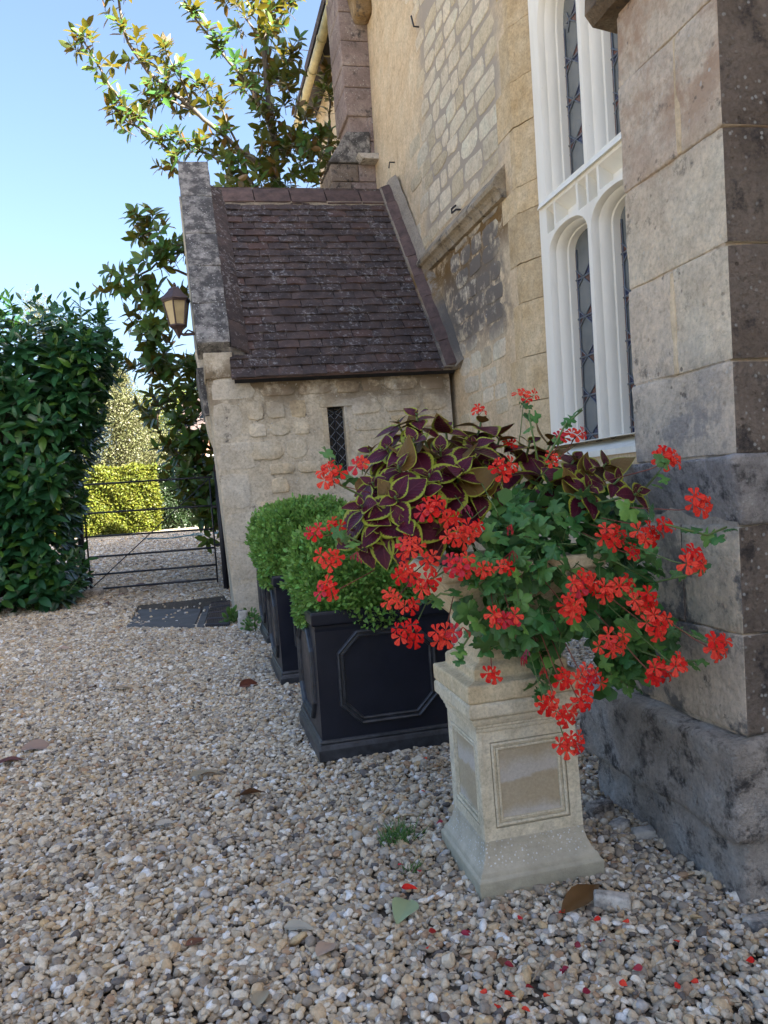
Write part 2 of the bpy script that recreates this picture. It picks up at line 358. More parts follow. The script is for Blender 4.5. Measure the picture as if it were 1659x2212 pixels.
class MB:
    def __init__(s): s.v = []; s.f = []
    def add(s, vs, fs):
        o = len(s.v); s.v += [tuple(map(float, q)) for q in vs]; s.f += [tuple(i+o for i in q) for q in fs]; return s
    def box(s, a, b):
        x0, y0, z0 = a; x1, y1, z1 = b
        return s.add([(x0, y0, z0), (x1, y0, z0), (x1, y1, z0), (x0, y1, z0), (x0, y0, z1), (x1, y0, z1), (x1, y1, z1), (x0, y1, z1)],
                     [(3, 2, 1, 0), (4, 5, 6, 7), (0, 1, 5, 4), (1, 2, 6, 5), (2, 3, 7, 6), (3, 0, 4, 7)])
    def hexa(s, q): return s.add(q, [(3, 2, 1, 0), (4, 5, 6, 7), (0, 1, 5, 4), (1, 2, 6, 5), (2, 3, 7, 6), (3, 0, 4, 7)])
    def loft(s, rings, cap=True, closed=True):
        k = len(rings[0]); vs = [p for r in rings for p in r]; fs = []
        for i in range(len(rings)-1):
            for j in range(k if closed else k-1):
                a = i*k+j; b = i*k+(j+1) % k; fs.append((a, b, b+k, a+k))
        if cap: fs.append(tuple(range(k))[::-1]); fs.append(tuple(range((len(rings)-1)*k, len(rings)*k)))
        return s.add(vs, fs)
    def tube(s, pts, r, seg=6, r1=None, cap=True):
        pts = [Vector(p) for p in pts]; rings = []; up = None
        for i, p in enumerate(pts):
            d = (pts[min(i+1, len(pts)-1)]-pts[max(i-1, 0)]).normalized()
            if up is None: up = d.orthogonal().normalized()
            up = (up-d*up.dot(d)).normalized(); sd_ = d.cross(up)
            rr = r if r1 is None else r+(r1-r)*i/max(1, len(pts)-1)
            rings.append([p+(up*math.cos(t)+sd_*math.sin(t))*rr for t in [2*math.pi*j/seg for j in range(seg)]])
        return s.loft(rings, cap)
    def build(s, name, mat, parent=None, bevel=0, smooth=False, segs=2, **k):
        off = wloc(parent) if parent is not None else Vector((0, 0, 0))
        me = bpy.data.meshes.new(name)
        me.from_pydata([(a-off.x, b-off.y, c-off.z) for a, b, c in s.v], [], s.f)
        bm = bmesh.new(); bm.from_mesh(me)
        if bevel:
            bmesh.ops.remove_doubles(bm, verts=bm.verts, dist=1e-5)
            ed = [e for e in bm.edges if len(e.link_faces) == 2 and e.calc_face_angle(0) > .35]
            bmesh.ops.bevel(bm, geom=ed, offset=bevel, segments=segs, affect='EDGES', profile=.6, clamp_overlap=True)
        bmesh.ops.recalc_face_normals(bm, faces=bm.faces)
        bm.to_mesh(me); bm.free()
        if smooth: me.shade_smooth()
        return link(name, me, mat, parent, **k)

def vnoise(p, sc):
    from mathutils import noise
    return noise.noise(Vector(p)*sc)
def rough_box(name, a, b, mat, parent, amp=.012, sc=5, cuts=5, bevel=.012, seed=0, slope=None, **k):
    """a weathered block: subdivided, edges worn, faces uneven"""
    off = wloc(parent) if parent is not None else Vector((0, 0, 0))
    bm = bmesh.new(); bmesh.ops.create_cube(bm, size=1)
    for v in bm.verts: v.co = Vector([a[i]+(v.co[i]+.5)*(b[i]-a[i]) for i in range(3)])
    if slope:
        for v in bm.verts: v.co = slope(v.co)
    bmesh.ops.bevel(bm, geom=list(bm.edges), offset=bevel, segments=2, affect='EDGES', profile=.6)
    long = [e for e in bm.edges if e.calc_length() > .06]
    bmesh.ops.subdivide_edges(bm, edges=long, cuts=cuts, use_grid_fill=True)
    bm.normal_update()
    from mathutils import noise
    for v in bm.verts:
        q = v.co+Vector((seed*3.1, seed*1.7, 0))
        v.co += v.normal*(noise.noise(q*sc)*amp+noise.noise(q*sc*3.3)*amp*.4)
    for v in bm.verts: v.co -= off
    me = bpy.data.meshes.new(name); bm.to_mesh(me); bm.free(); me.shade_smooth()
    return link(name, me, mat, parent, **k)

def stone_mesh(seed, k=12):
    """one dressed rubble stone, unit size in x,y, front towards +z, depth 1"""
    r = random.Random(seed); pts = []
    for i in range(k):
        t = 2*math.pi*(i+.5)/k; c, s_ = math.cos(t), math.sin(t)
        q = (abs(c)**7+abs(s_)**7)**(-1/7)
        q *= 1-r.random()**1.5*.20
        pts.append((c*q*.5, s_*q*.5))
    vs = [(x, y, 0) for x, y in pts]+[(x*.99, y*.97, .6) for x, y in pts]+[(x*.93, y*.9, .92+r.random()*.12) for x, y in pts]+[(0, 0, 1+r.random()*.1)]
    fs = []
    for j in (0, 1):
        for i in range(k):
            a = j*k+i; b = j*k+(i+1) % k; fs.append((a, b, b+k, a+k))
    for i in range(k): fs.append((2*k+i, 2*k+(i+1) % k, 3*k))
    me = bpy.data.meshes.new('stone'); me.from_pydata(vs, [], fs); me.shade_smooth(); return me
def variants(fn, n_, mat):
    r = []
    for i in range(n_):
        me = fn(i+1); me.materials.append(M[mat]); r.append(me)
    return r

def cloud(name, pos, along, nrm, L, W, mat, parent=None, tmpl='leaf', **k):
    """many leaves in one mesh (stuff)"""
    T, FA = TMPL[tmpl]
    n_ = len(pos); a = along/np.linalg.norm(along, axis=1)[:, None]
    z = nrm-a*np.sum(nrm*a, 1)[:, None]; z /= (np.linalg.norm(z, axis=1)[:, None]+1e-9); y = np.cross(z, a)
    L = np.broadcast_to(L, (n_,)); W = np.broadcast_to(W, (n_,))
    V = pos[:, None, :]+T[None, :, 0, None]*(a*L[:, None])[:, None, :]+T[None, :, 1, None]*(y*W[:, None])[:, None, :]+T[None, :, 2, None]*(z*L[:, None])[:, None, :]
    if parent is not None: V = V-np.array(wloc(parent))
    kv = len(T); me = bpy.data.meshes.new(name)
    me.vertices.add(n_*kv); me.vertices.foreach_set('co', V.reshape(-1).astype(np.float32))
    FAa = [np.array(f) for f in FA]; lt = np.array([len(f) for f in FA]); flat = np.concatenate(FAa)
    li = (flat[None, :]+(np.arange(n_)*kv)[:, None]).reshape(-1)
    me.loops.add(len(li)); me.loops.foreach_set('vertex_index', li.astype(np.int32))
    tot = np.tile(lt, n_); st = np.concatenate([[0], np.cumsum(tot)[:-1]])
    me.polygons.add(len(tot)); me.polygons.foreach_set('loop_start', st.astype(np.int32)); me.polygons.foreach_set('loop_total', tot.astype(np.int32))
    at = me.attributes.new('rnd', 'FLOAT', 'POINT'); at.data.foreach_set('value', np.repeat(rng.random(n_), kv).astype(np.float32))
    me.update(calc_edges=True); me.shade_smooth()
    return link(name, me, mat, parent, kind='stuff', **k)
TMPL = {
 'leaf': (np.array([(0, 0, 0), (.3, .46, .03), (.3, 0, -.02), (.3, -.46, .03), (.7, .42, .0), (.7, 0, -.05), (.7, -.42, .0), (1, 0, -.10)]),
          [(0, 2, 1), (0, 3, 2), (1, 2, 5, 4), (2, 3, 6, 5), (4, 5, 7), (5, 6, 7)]),
 'quad': (np.array([(0, 0, 0), (.5, .5, .04), (1, 0, 0), (.5, -.5, .04)]), [(0, 2, 1), (0, 3, 2)]),
 'blade': (np.array([(0, .5, 0), (0, -.5, 0), (.5, .4, .12), (.5, -.4, .12), (1, 0, 0.05)]), [(0, 1, 3, 2), (2, 3, 4)]),
}
def leaf_mesh(name, nl=6, w0=.5, droop=.12, fold=.06, pw=.75, base=.0, wav=0, seed=0):
    """single leaf with UVs: u along, v across"""
    r = random.Random(seed); vs = []; uv = []; nc = 4
    for i in range(nl+1):
        u = i/nl
        hw = w0*(math.sin(math.pi*min(1, max(0, u))**pw)*.96+base*(1-u))
        if i == nl: hw = .0
        if i == 0: hw = .02
        for j in range(nc+1):
            v = -1+2*j/nc
            vs.append((u, v*hw, -droop*u*u+fold*abs(v)*hw*2+wav*math.sin(u*9+seed+v*2.)*abs(v))); uv.append((u, (v+1)/2))
    fs = []
    for i in range(nl):
        for j in range(nc):
            a = i*(nc+1)+j; fs.append((a, a+nc+1, a+nc+2, a+1))
    me = bpy.data.meshes.new(name); me.from_pydata(vs, [], fs)
    l = me.uv_layers.new(name='UVMap')
    for lp in me.loops: l.data[lp.index].uv = uv[lp.vertex_index]
    me.shade_smooth(); return me
def unit(v): v = np.asarray(v, float); return v/np.linalg.norm(v)
def rdir(n_=None): 
    v = rng.normal(size=(n_ or 1, 3)); v /= np.linalg.norm(v, axis=1)[:, None]; return v if n_ else v[0]
def gz(y): return 0. if y < 9 else .04*(min(y, 30)-9)
exec_parts = []
# ================================================================== GROUND
ys = [-60, -20, -6, 0, 3, 6, 9, 12, 16, 20, 25, 30, 45, 80, 150, 260]; xs = [-200, -60, -20, -8, -4, -2, 0, 2, 4, 8, 20, 60, 200]
g = MB(); g.v = [(x, y, gz(y)) for y in ys for x in xs]
g.f = [(j*len(xs)+i, j*len(xs)+i+1, (j+1)*len(xs)+i+1, (j+1)*len(xs)+i) for j in range(len(ys)-1) for i in range(len(xs)-1)]
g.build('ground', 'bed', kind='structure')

def add_gravel():
    def inside(x, y, a): return (x > a[0]) & (x < a[1]) & (y > a[2]) & (y < a[3])
    pts = []; scl = []
    for (y0, y1, d, s0, hmax) in ((1.05, 2.0, 9500, .0092, .022), (2.0, 3.2, 7600, .0102, .020), (3.2, 5, 6600, .0105, .016), (5, 7.5, 5000, .0120, .014), (7.5, 10, 3000, .0150, .012), (10, 14.5, 1100, .021, .010), (14.5, 21.5, 850, .021, .010)):
        x0, x1 = -.36*y1-1.0, min(.62*y1+.55, 3.0 if y1 < 14 else 2.2)
        k = int((x1-x0)*(y1-y0)*d)
        x = rng.uniform(x0, x1, k); y = rng.uniform(y0, y1, k)
        ok = (x > -.36*y-.95) & (x < .62*y+.5)
        for bx in ((.70, 1.04, 2.03, 2.37), (.47, 1.03, 3.36, 3.9), (.5, 1.05, 4.9, 5.4), (1.4, 2.9, 1.85, 2.5), (.45, 2.9, 8.1, 11), (-.72, .32, 8.55, 9.78)):
            ok &= ~inside(x, y, bx)
        x = x[ok]; y = y[ok]; k = len(x)
        s = s0*np.exp(rng.normal(0, .27, k)); z = rng.random(k)**1.5*hmax+np.array([gz(v) for v in y])-.012+s*.2
        # shallow undulation raked by wheels and feet
        z += .010+.005*np.sin(x*5.1+y*1.3)+.004*np.sin(y*3.7-x*2)
        pts.append(np.stack([x, y, z], 1)); scl.append(np.stack([s*rng.uniform(.85, 1.5, k), s*rng.uniform(.75, 1.1, k), s*rng.uniform(.4, .85, k)], 1))
    # a few pebbles strewn on the grey slab
    k = 46; x = rng.uniform(-.7, .28, k); y = 8.6+(rng.random(k)**2)*1.1
    pts.append(np.stack([x, y, np.full(k, .032)], 1)); scl.append(np.full((k, 3), .011)*rng.uniform(.8, 1.4, (k, 1)))
    pts = np.concatenate(pts); scl = np.concatenate(scl); k = len(pts)
    rot = np.stack([rng.normal(0, .38, k), rng.normal(0, .38, k), rng.uniform(0, 6.28, k)], 1)
    me = bpy.data.meshes.new('gravel'); me.vertices.add(k); me.vertices.foreach_set('co', pts.reshape(-1).astype(np.float32))
    a = me.attributes.new('rot', 'FLOAT_VECTOR', 'POINT'); a.data.foreach_set('vector', rot.reshape(-1).astype(np.float32))
    a = me.attributes.new('scl', 'FLOAT_VECTOR', 'POINT'); a.data.foreach_set('vector', scl.reshape(-1).astype(np.float32))
    o = bpy.data.objects.new('gravel', me); COL.objects.link(o); props(o, kind='stuff')
    pc = bpy.data.collections.new('pebble_shapes')
    from mathutils import noise
    for i in range(14):
        bm = bmesh.new(); bmesh.ops.create_icosphere(bm, subdivisions=2, radius=1)
        ang = i < 10
        cuts = [(Vector(rdir()), random.uniform(.62, .9)) for _ in range(7 if ang else 2)]
        for v in bm.verts:
            v.co += v.co.normalized()*noise.noise(v.co*1.3+Vector((i*7, 0, 0)))*.35
            for nn, d in cuts:
                e = v.co.dot(nn)
                if e > d: v.co -= nn*(e-d)
        pm = bpy.data.meshes.new('pebble'); bm.to_mesh(pm); bm.free(); pm.materials.append(M['pebble'])
        if not ang: pm.shade_smooth()
        po = bpy.data.objects.new('pebble', pm); pc.objects.link(po)
    ng = bpy.data.node_groups.new('scatter_gravel', 'GeometryNodeTree')
    ng.interface.new_socket('Geometry', in_out='INPUT', socket_type='NodeSocketGeometry')
    ng.interface.new_socket('Geometry', in_out='OUTPUT', socket_type='NodeSocketGeometry')
    nd = ng.nodes; gi = nd.new('NodeGroupInput'); go = nd.new('NodeGroupOutput')
    ip = nd.new('GeometryNodeInstanceOnPoints'); ci = nd.new('GeometryNodeCollectionInfo'); ci.inputs['Collection'].default_value = pc
    ci.inputs['Separate Children'].default_value = True; ci.inputs['Reset Children'].default_value = True
    ip.inputs['Pick Instance'].default_value = True
    def named(nm):
        q = nd.new('GeometryNodeInputNamedAttribute'); q.data_type = 'FLOAT_VECTOR'; q.inputs['Name'].default_value = nm; return q.outputs['Attribute']
    er = nd.new('FunctionNodeEulerToRotation'); ng.links.new(named('rot'), er.inputs[0])
    mp = nd.new('GeometryNodeMeshToPoints'); ng.links.new(gi.outputs[0], mp.inputs[0])
    ng.links.new(mp.outputs[0], ip.inputs['Points']); ng.links.new(ci.outputs[0], ip.inputs['Instance'])
    ng.links.new(er.outputs[0], ip.inputs['Rotation']); ng.links.new(named('scl'), ip.inputs['Scale']); ng.links.new(ip.outputs[0], go.inputs[0])
    md = o.modifiers.new('scatter', 'NODES'); md.node_group = ng
add_gravel()

# ================================================================== CHURCH
def WX(z): return 2.87+.024*(z-2.4)
church = thing('church', (2.9, 6, 0), 'tall pale limestone church wall with white traceried window and stone buttresses', 'church')
def wq(y0, y1, z0, z1, x1=3.4): return [(WX(z0), y0, z0), (x1, y0, z0), (x1, y1, z0), (WX(z0), y1, z0), (WX(z1), y0, z1), (x1, y0, z1), (x1, y1, z1), (WX(z1), y1, z1)]
wb = MB()
wb.hexa(wq(6.30, 15.3, -.1, 8.5)); wb.hexa(wq(-12, 3.35, -.1, 8.5)); wb.hexa(wq(3.35, 6.30, -.1, 1.28)); wb.hexa(wq(3.35, 6.30, 5.7, 8.5))
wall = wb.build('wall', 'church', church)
sv = variants(stone_mesh, 12, 'church_stone')
def wall_stones(parent, y0, y1, z0, z1, hr, lr, skip):
    z = z0; 
    while z < z1:
        h = random.uniform(*hr); y = y0+random.uniform(0, .1)
        while y < y1:
            L = random.uniform(*lr)
            yc, zc = y+L/2, z+h/2+random.uniform(-.012, .012)
            if random.random() > skip(yc, zc) and y+L < y1+.1:
                mt = frame((WX(zc)+.006, yc, zc), (0, -1, random.uniform(-.06, .06)), (-1, 0, .024), L, h*random.uniform(.92, 1.06), random.uniform(.009, .018))
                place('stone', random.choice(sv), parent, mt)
            y += L+random.uniform(.006, .024)
        z += h+random.uniform(.008, .022)
sm = lambda v, a, b: max(0, min(1, (v-a)/(b-a)))
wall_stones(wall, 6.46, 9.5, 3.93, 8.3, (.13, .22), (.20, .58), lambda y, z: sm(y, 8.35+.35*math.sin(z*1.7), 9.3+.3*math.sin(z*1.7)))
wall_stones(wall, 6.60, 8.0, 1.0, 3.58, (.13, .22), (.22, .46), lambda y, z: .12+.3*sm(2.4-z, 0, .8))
# string course, sloping weathering on top and a throat below
pr = [(0.02, 3.93), (-.10, 3.79), (-.125, 3.745), (-.115, 3.71), (-.085, 3.69), (-.06, 3.66), (-.045, 3.62), (.02, 3.61)]
rings = []
for i in range(15):
    y = 6.43+(8.93-6.43)*i/14; j = .006*math.sin(i*2.3)
    rings.append([(WX(z)+x+j*(x < 0), y, z+j) for x, z in pr])
MB().loft(rings).build('string_course', stone_mat('string_stone', [(.24, .19, .12), (.32, .26, .18), (.38, .35, .30)], .2, .25, 1, .7, 0), church, smooth=False)
# window jamb: dressed stones with a splayed reveal
z = .55; i = 0
while z < 5.7:
    h = [.42, .34, .50, .38, .46, .33][i % 6]
    if z < 3.62 < z+h: h = 3.62-z
    d = .004*((i*7) % 3)-.006; z1 = z+h-.005
    yl = 6.44+(.10 if i % 2 else -.02)
    prof = [(d, yl), (d, 6.22), (.035+d, 6.17), (.055+d, 6.10), (.11, 5.985), (.3, 5.985), (.3, yl)]
    MB().loft([[(WX(zz)+x, y, zz) for x, y in prof] for zz in (z, z1)]).build('jamb_stone', 'jamb', church, bevel=.004)
    z += h; i += 1

# ---- white window: slab with openings, moulded reveals, leaded lights
FD, GD = .085, .27                                   # front face and glass behind the wall face
win_front = MB()
def arch(yc, hw, z0, zs, za, n_=10):
    o = [(yc+hw, z0), (yc+hw, zs)]
    for k in range(1, n_):
        t = k/n_; o.append((yc+hw*math.cos(t*math.pi/2)**.85, zs+(za-zs)*math.sin(t*math.pi/2)**.9))
    o.append((yc, za))
    return o+[(2*yc-y, z) for y, z in o[:-1][::-1]]
def W3(p, d): return (WX(p[1])+d, p[0], p[1])
holes = []; lights = []
for c in (5.535, 4.855, 4.175):
    for (z0, zs, za, hw) in ((1.40, 2.92, 3.10, .315), (3.40, 4.66, 5.08, .315)):
        lights.append((c, hw, z0, zs, za)); holes.append(arch(c, hw, z0, zs, za))
recess = []
for c in (5.535, 4.855, 4.175):
    for a, b in ((-.325, -.20), (-.17, .17), (.20, .325)):
        lo = 3.135
        # keep the corner recesses outside the arch
        recess.append([(c+b, lo), (c+b, 3.31), (c+a, 3.31), (c+a, lo)] if a == -.17 else [(c+b, 3.105), (c+b, 3.31), (c+a, 3.31), (c+a, 3.105)])
bm = bmesh.new()
def loop(pts):
    vs = [bm.verts.new(W3(p, FD)) for p in pts]
    for i in range(len(vs)): bm.edges.new((vs[i], vs[(i+1) % len(vs)]))
loop([(5.99, 1.40), (5.99, 5.72), (3.6, 5.72), (3.6, 1.40)][::1])
# openings start a hair above the sill edge so that loops never touch
holes = [[(y, max(z, 1.405)) for y, z in h] for h in holes]
for h in holes+recess: loop(h)
bmesh.ops.triangle_fill(bm, use_beauty=True, edges=list(bm.edges), normal=(-1, 0, 0))
vs = [tuple(v.co) for v in bm.verts]; fs = [tuple(v.index for v in f.verts) for f in bm.faces]
bm.verts.index_update(); fs = [tuple(v.index for v in f.verts) for f in bm.faces]; bm.free()
win_front.add(vs, fs)
for (c, hw, z0, zs, za), h in zip(lights, holes):
    rr = []
    for d, s in ((0, 0), (.012, .008), (.035, .02), (.05, .022), (.058, .036), (.10, .06), (.125, .062), (.133, .075), (GD-FD+.02, .088)):
        q = hw-s
        rr.append([W3((y, max(z, 1.405)), FD+d) for y, z in arch(c, q, z0, zs, za-s*.6)])
    win_front.loft(rr, cap=False)
for h in recess:
    yc = sum(p[0] for p in h)/4; zc = 3.26
    back = [W3((yc+(y-yc)*.9, 3.235 if z > zc else z+.004), FD+.10) for y, z in h]
    win_front.loft([[W3(p, FD) for p in h], back], cap=False); win_front.add(back, [(0, 1, 2, 3)])
# transom lip, outer return and sill
win_front.hexa([W3(p, d) for z in (3.335, 3.385) for p, d in (((3.6, z), FD-.028+(z-3.335)*.5), ((3.6, z), FD+.05), ((5.97, z), FD+.05), ((5.97, z), FD-.028+(z-3.335)*.5))])
win_front.hexa([(WX(1.3)+a, y, z) for a, y, z in ((-.02, 3.6, 1.27), (.4, 3.6, 1.27), (.4, 5.985, 1.27), (-.02, 5.985, 1.27), (-.02, 3.6, 1.31), (.4, 3.6, 1.44), (.4, 5.985, 1.44), (-.02, 5.985, 1.31))])
window = win_front.build('window', 'white', church)
for p in window.data.polygons: p.use_smooth = True
try: window.data.set_sharp_from_angle(angle=.6)
except Exception: pass
for li, (c, hw, z0, zs, za) in enumerate(lights[:4]):
    q = hw-.088; out = [(y, max(z, 1.405)) for y, z in arch(c, q+.01, z0, zs, za-.05)]
    MB().add([W3(p, GD) for p in out], [tuple(range(len(out)))]).build('glass', 'glass', window)
    ld = MB()
    def bar(a, b, r=.006): ld.tube([W3(a, GD-.006), W3(b, GD-.006)], r, 5)
    ztop = za-.06; st = .31; zz = z0+.06; k = 0
    for y in (c-q+.025, c+q-.025): bar((y, z0), (y, zs+.02))
    bar((c, z0), (c, ztop))
    br, bl_ = MB(), MB()
    while zz < ztop-.08:
        wq_ = q if zz < zs else q*.7
        bar((c-wq_, zz), (c+wq_, zz), .008)
        hd = .085
        for y0 in (c-q*.5, c, c+q*.5) if False else (c,):
            for sy in (-1, 1):
                for sz in (-1, 1):
                    bar((c, zz+sz*hd), (c+sy*q*.5, zz)); bar((c+sy*q*.5, zz), (c+sy*wq_*.97, zz+sz*hd*.9))
                    tgt = br if (sy*sz > 0) ^ (k % 2 == 0) else bl_
                    tgt.add([W3(p, GD-.003) for p in ((c, zz), (c+sy*q*.5, zz), (c, zz+sz*hd))], [(0, 1, 2)])
                    (bl_ if tgt is br else br).add([W3(p, GD-.003) for p in ((c+sy*q*.5, zz), (c+sy*wq_*.95, zz), (c+sy*wq_*.95, zz+sz*hd*.85))], [(0, 1, 2)])
        zz += st; k += 1
    br.add([W3(p, GD-.0025) for p in ((c-q, z0), (c-q, zs), (c-q+.022, zs), (c-q+.022, z0))], [(0, 1, 2, 3)])
    br.add([W3(p, GD-.0025) for p in ((c+q, z0), (c+q, zs), (c+q-.022, zs), (c+q-.022, z0))], [(3, 2, 1, 0)])
    ld.build('lead_came', 'lead', window, smooth=True); br.build('brown_pane', 'glass_brown', window); bl_.build('blue_pane', 'glass_blue', window)

# iron hooks left in the masonry
for (px, py, sg) in ((905, 58, 1), (852, 352, 0), (990, 458, 2)):
    p = PP(px, py, (2.87, 0, 2.4), (-1, 0, .024))
    if sg == 1: pts = [p+np.array((.02, 0, 0)), p+np.array((-.06, 0, 0)), p+np.array((-.075, .02, .13))]
    elif sg == 0: pts = [p+np.array((.02, -.02, .0)), p+np.array((-.07, -.02, 0)), p+np.array((-.08, 0, -.07))]
    else: pts = [p+np.array((.02, -.07, 0)), p+np.array((-.05, -.07, 0)), p+np.array((-.06, .03, 0)), p+np.array((-.06, .03, .04)), p+np.array((-.05, -.07, .04))]
    MB().tube(pts, .011, 5).build('iron_hook', 'iron', church)

# far buttress, two stages
yb = 10.9
xu = P(738, 120, 'y', yb)[0]; xl = P(716, 380, 'y', yb)[0]; zw1 = P(753, 286, 'y', yb)[2]; zw0 = P(714, 352, 'y', yb)[2]
core = MB().box((xl+.04, yb+.03, 0), (3.0, yb+.72, zw0)).box((xu+.04, yb+.03, zw0), (3.0, yb+.72, 9.2)).build('buttress', 'purple', church)
z = zw0-1.6; k = 0
while z < zw0-.05:
    h = min(.27, zw0-z); mid = xl+.28+.12*(k % 2)
    rough_box('stone', (xl, yb, z), (mid-.008, yb+.75, z+h-.012), 'pier_front' if k % 3 else 'purple', core, .006, 4, 3, .012, k)
    rough_box('stone', (mid, yb+.004, z), (3.0, yb+.75, z+h-.012), 'purple', core, .006, 4, 3, .012, k+40); z += h; k += 1
def wsl(co):                                          # the weathered slope between the stages
    f = (co.z-zw0)/(zw1-zw0); co.x += (xu-xl)*f*(1 if co.x < xl+.1 else 0); return co
rough_box('stone', (xl-.03, yb-.03, zw0), (xu+.30, yb+.75, zw1), 'coping', core, .012, 4, 4, .012, 77, wsl)
z = zw0+.02; k = 0
while z < 9.1:
    h = .30+.05*(k % 3); 
    rough_box('stone', (xu if z > zw1-.1 else xu+.31, yb+.002*(k % 3), z), (3.0, yb+.75, z+h-.010), 'purple', core, .006, 4, 3, .012, k+9); z += h; k += 1
MB().hexa([(2.72, yb-.22, zw0-.02), (3.0, yb-.22, zw0-.02), (3.0, yb, zw0-.02), (2.72, yb, zw0-.02), (2.66, yb-.22, zw0+.06), (3.0, yb-.22, zw0+.06), (3.0, yb, zw0+.06), (2.66, yb, zw0+.06)]).build('corbel', 'pale', church, bevel=.01)
rough_box('drip_stone', (2.60, yb-.32, 7.72), (3.0, yb+.01, 8.5), stone_mat('stained_stone', [(.16, .10, .045), (.24, .16, .08), (.34, .27, .18)], 0, .2, 1, .6, 0), church, .03, 3, 4, .05, 3, lambda c: Vector((c.x+(.22*(8.5-c.z)/.8 if c.x < 2.7 else 0), c.y, c.z)))

# eaves, gutter; unseen roof and body, pitch and ends shaped for sun and shade
gx, gzz = 2.66, 8.42
MB().box((gx-.02, 4, gzz+.10), (3.3, 15.3, gzz+.16)).build('soffit', 'dark', church)  # near-black board: shade under the eaves painted into its colour
gt = MB().tube([(gx, 4, gzz), (gx, 15.4, gzz)], .075, 10).build('gutter', 'gutter', church, smooth=True)
for y in np.arange(9.2, 15.3, .95):
    MB().tube([(gx-.02, y, gzz+.06), (gx+.10, y, gzz+.10), (gx+.13, y, gzz+.02), (gx+.27, y, gzz+.02)], .013, 5).build('gutter_bracket', 'gutter', gt)
    MB().tube([(gx, y+.4, gzz), (gx, y+.47, gzz)], .084, 10).build('gutter_collar', 'gutter', gt)
MB().loft([[(gx-.05, y, gzz+.17), (6.7, y, 10.95), (10.75, y, gzz+.17), (10.75, y, gzz+.32), (6.7, y, 11.1), (gx-.05, y, gzz+.32)] for y in (-12.2, 13.9)]).hexa([(gx-.05, 13.91, gzz+.17), (3.45, 13.91, gzz+.17), (3.45, 15.45, gzz+.17), (gx-.05, 15.45, gzz+.17), (gx-.05, 13.91, gzz+.26), (3.45, 13.91, gzz+.40), (3.45, 15.45, gzz+.40), (gx-.05, 15.45, gzz+.26)]).build('roof', 'tile', church)
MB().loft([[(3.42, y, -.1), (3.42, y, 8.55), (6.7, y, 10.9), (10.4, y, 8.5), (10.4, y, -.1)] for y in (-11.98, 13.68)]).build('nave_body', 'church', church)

# near buttress: battered corner of big blocks on a rough plinth
def PXl(z): return 1.335+.030*z
bcore = MB().hexa([(PXl(z)+.006, 1.766, z) if k == 0 else (2.88, 1.766, z) if k == 1 else (2.88, 2.215, z) if k == 2 else (PXl(z)+.006, 2.212, z) for z in (.3, 3.6) for k in range(4)]).build('buttress', 'pier', church)
bcore['label'] = 'near buttress of large worn blocks on a blackened rough plinth'
def pier_block(y0, y1, z0, z1, seed, mat='pier', xp=0., amp=.008, front=True, bevel=.005):
    o = rough_box('stone', (PXl((z0+z1)/2)-xp, y0, z0+.002), (1.95, y1, z1-.002), mat, bcore, amp, 6, 6, bevel, seed,
                  lambda c: Vector((c.x+(PXl(c.z)-PXl((z0+z1)/2) if c.x < 1.6 else 0), c.y, c.z)))
    o.data.materials.append(M['pier_front'])
    if front:
        for p in o.data.polygons:
            if p.normal.y < -.6: p.material_index = 1
    return o
cz = [(1.17, 1.41), (1.41, 1.71), (1.71, 2.01), (2.01, 2.34), (2.34, 2.56), (2.66, 2.95), (2.95, 3.3), (3.3, 3.6)]
for k, (a, b) in enumerate(cz):
    if k in (1, 3): 
        sy = 1.99 if k == 1 else 1.93
        pier_block(1.75, sy-.002, a, b, k); pier_block(sy+.003, 2.22, a+.002, b, k+20)
        rough_box('mortar_joint', (PXl((a+b)/2)-.002, sy-.011, a+.004), (1.6, sy+.013, b-.004), 'church', bcore, .005, 9, 5, .004, k, lambda c: Vector((c.x+(PXl(c.z)-PXl((a+b)/2) if c.x < 1.5 else 0), c.y+.006*math.sin(c.z*31), c.z)))
    else: pier_block(1.75+.003*(k % 2), 2.22, a, b, k)
# weathered band at hip height, undercut below
bd = rough_box('stone', (PXl(1.08)-.040, 1.712, .985), (1.95, 2.27, 1.168), 'pier_dark', bcore, .010, 6, 9, .010, 31,
               lambda c: Vector((c.x+((.050 if c.z < 1.05 else -.0) if c.x < 1.6 else 0)+(PXl(c.z)-PXl(1.08) if c.x < 1.6 else 0), c.y+(.035 if c.z < 1.05 and c.y < 2 else 0), c.z)))
for k, (a, b, y0, y1) in enumerate(((.70, .985, 1.755, 2.0), (.70, .985, 2.005, 2.27), (.44, .70, 1.755, 2.30))): pier_block(y0, y1, a, b, k+50, amp=.010)
def psl(c):
    if c.z > .3 and c.x < 1.35: c.z -= .055
    if c.z < .1 and c.x < 1.5 and c.y > 2.4: c.x += .05
    return c
rough_box('plinth_stone', (1.285, 1.735, .17), (2.0, 2.58, .475), 'plinth', bcore, .017, 5, 13, .016, 5, psl)
rough_box('plinth_stone', (1.30, 1.74, -.1), (2.0, 2.16, .20), 'plinth', bcore, .018, 6, 9, .016, 6)
rough_box('plinth_stone', (1.335, 2.13, -.1), (2.0, 2.56, .20), 'plinth', bcore, .02, 6, 9, .018, 8)
rings = [[(PXl(2.6)+x, y, z) for x, z in ((.05, 2.56), (-.035, 2.575), (-.06, 2.61), (-.055, 2.66), (.05, 2.72))] for y in np.linspace(1.68, 2.30, 8)]
MB().loft(rings).build('string_course', stone_mat('brown_string', [(.11, .075, .045), (.17, .125, .08), (.25, .20, .14)], 0, .3, 2, .9, 0), bcore)

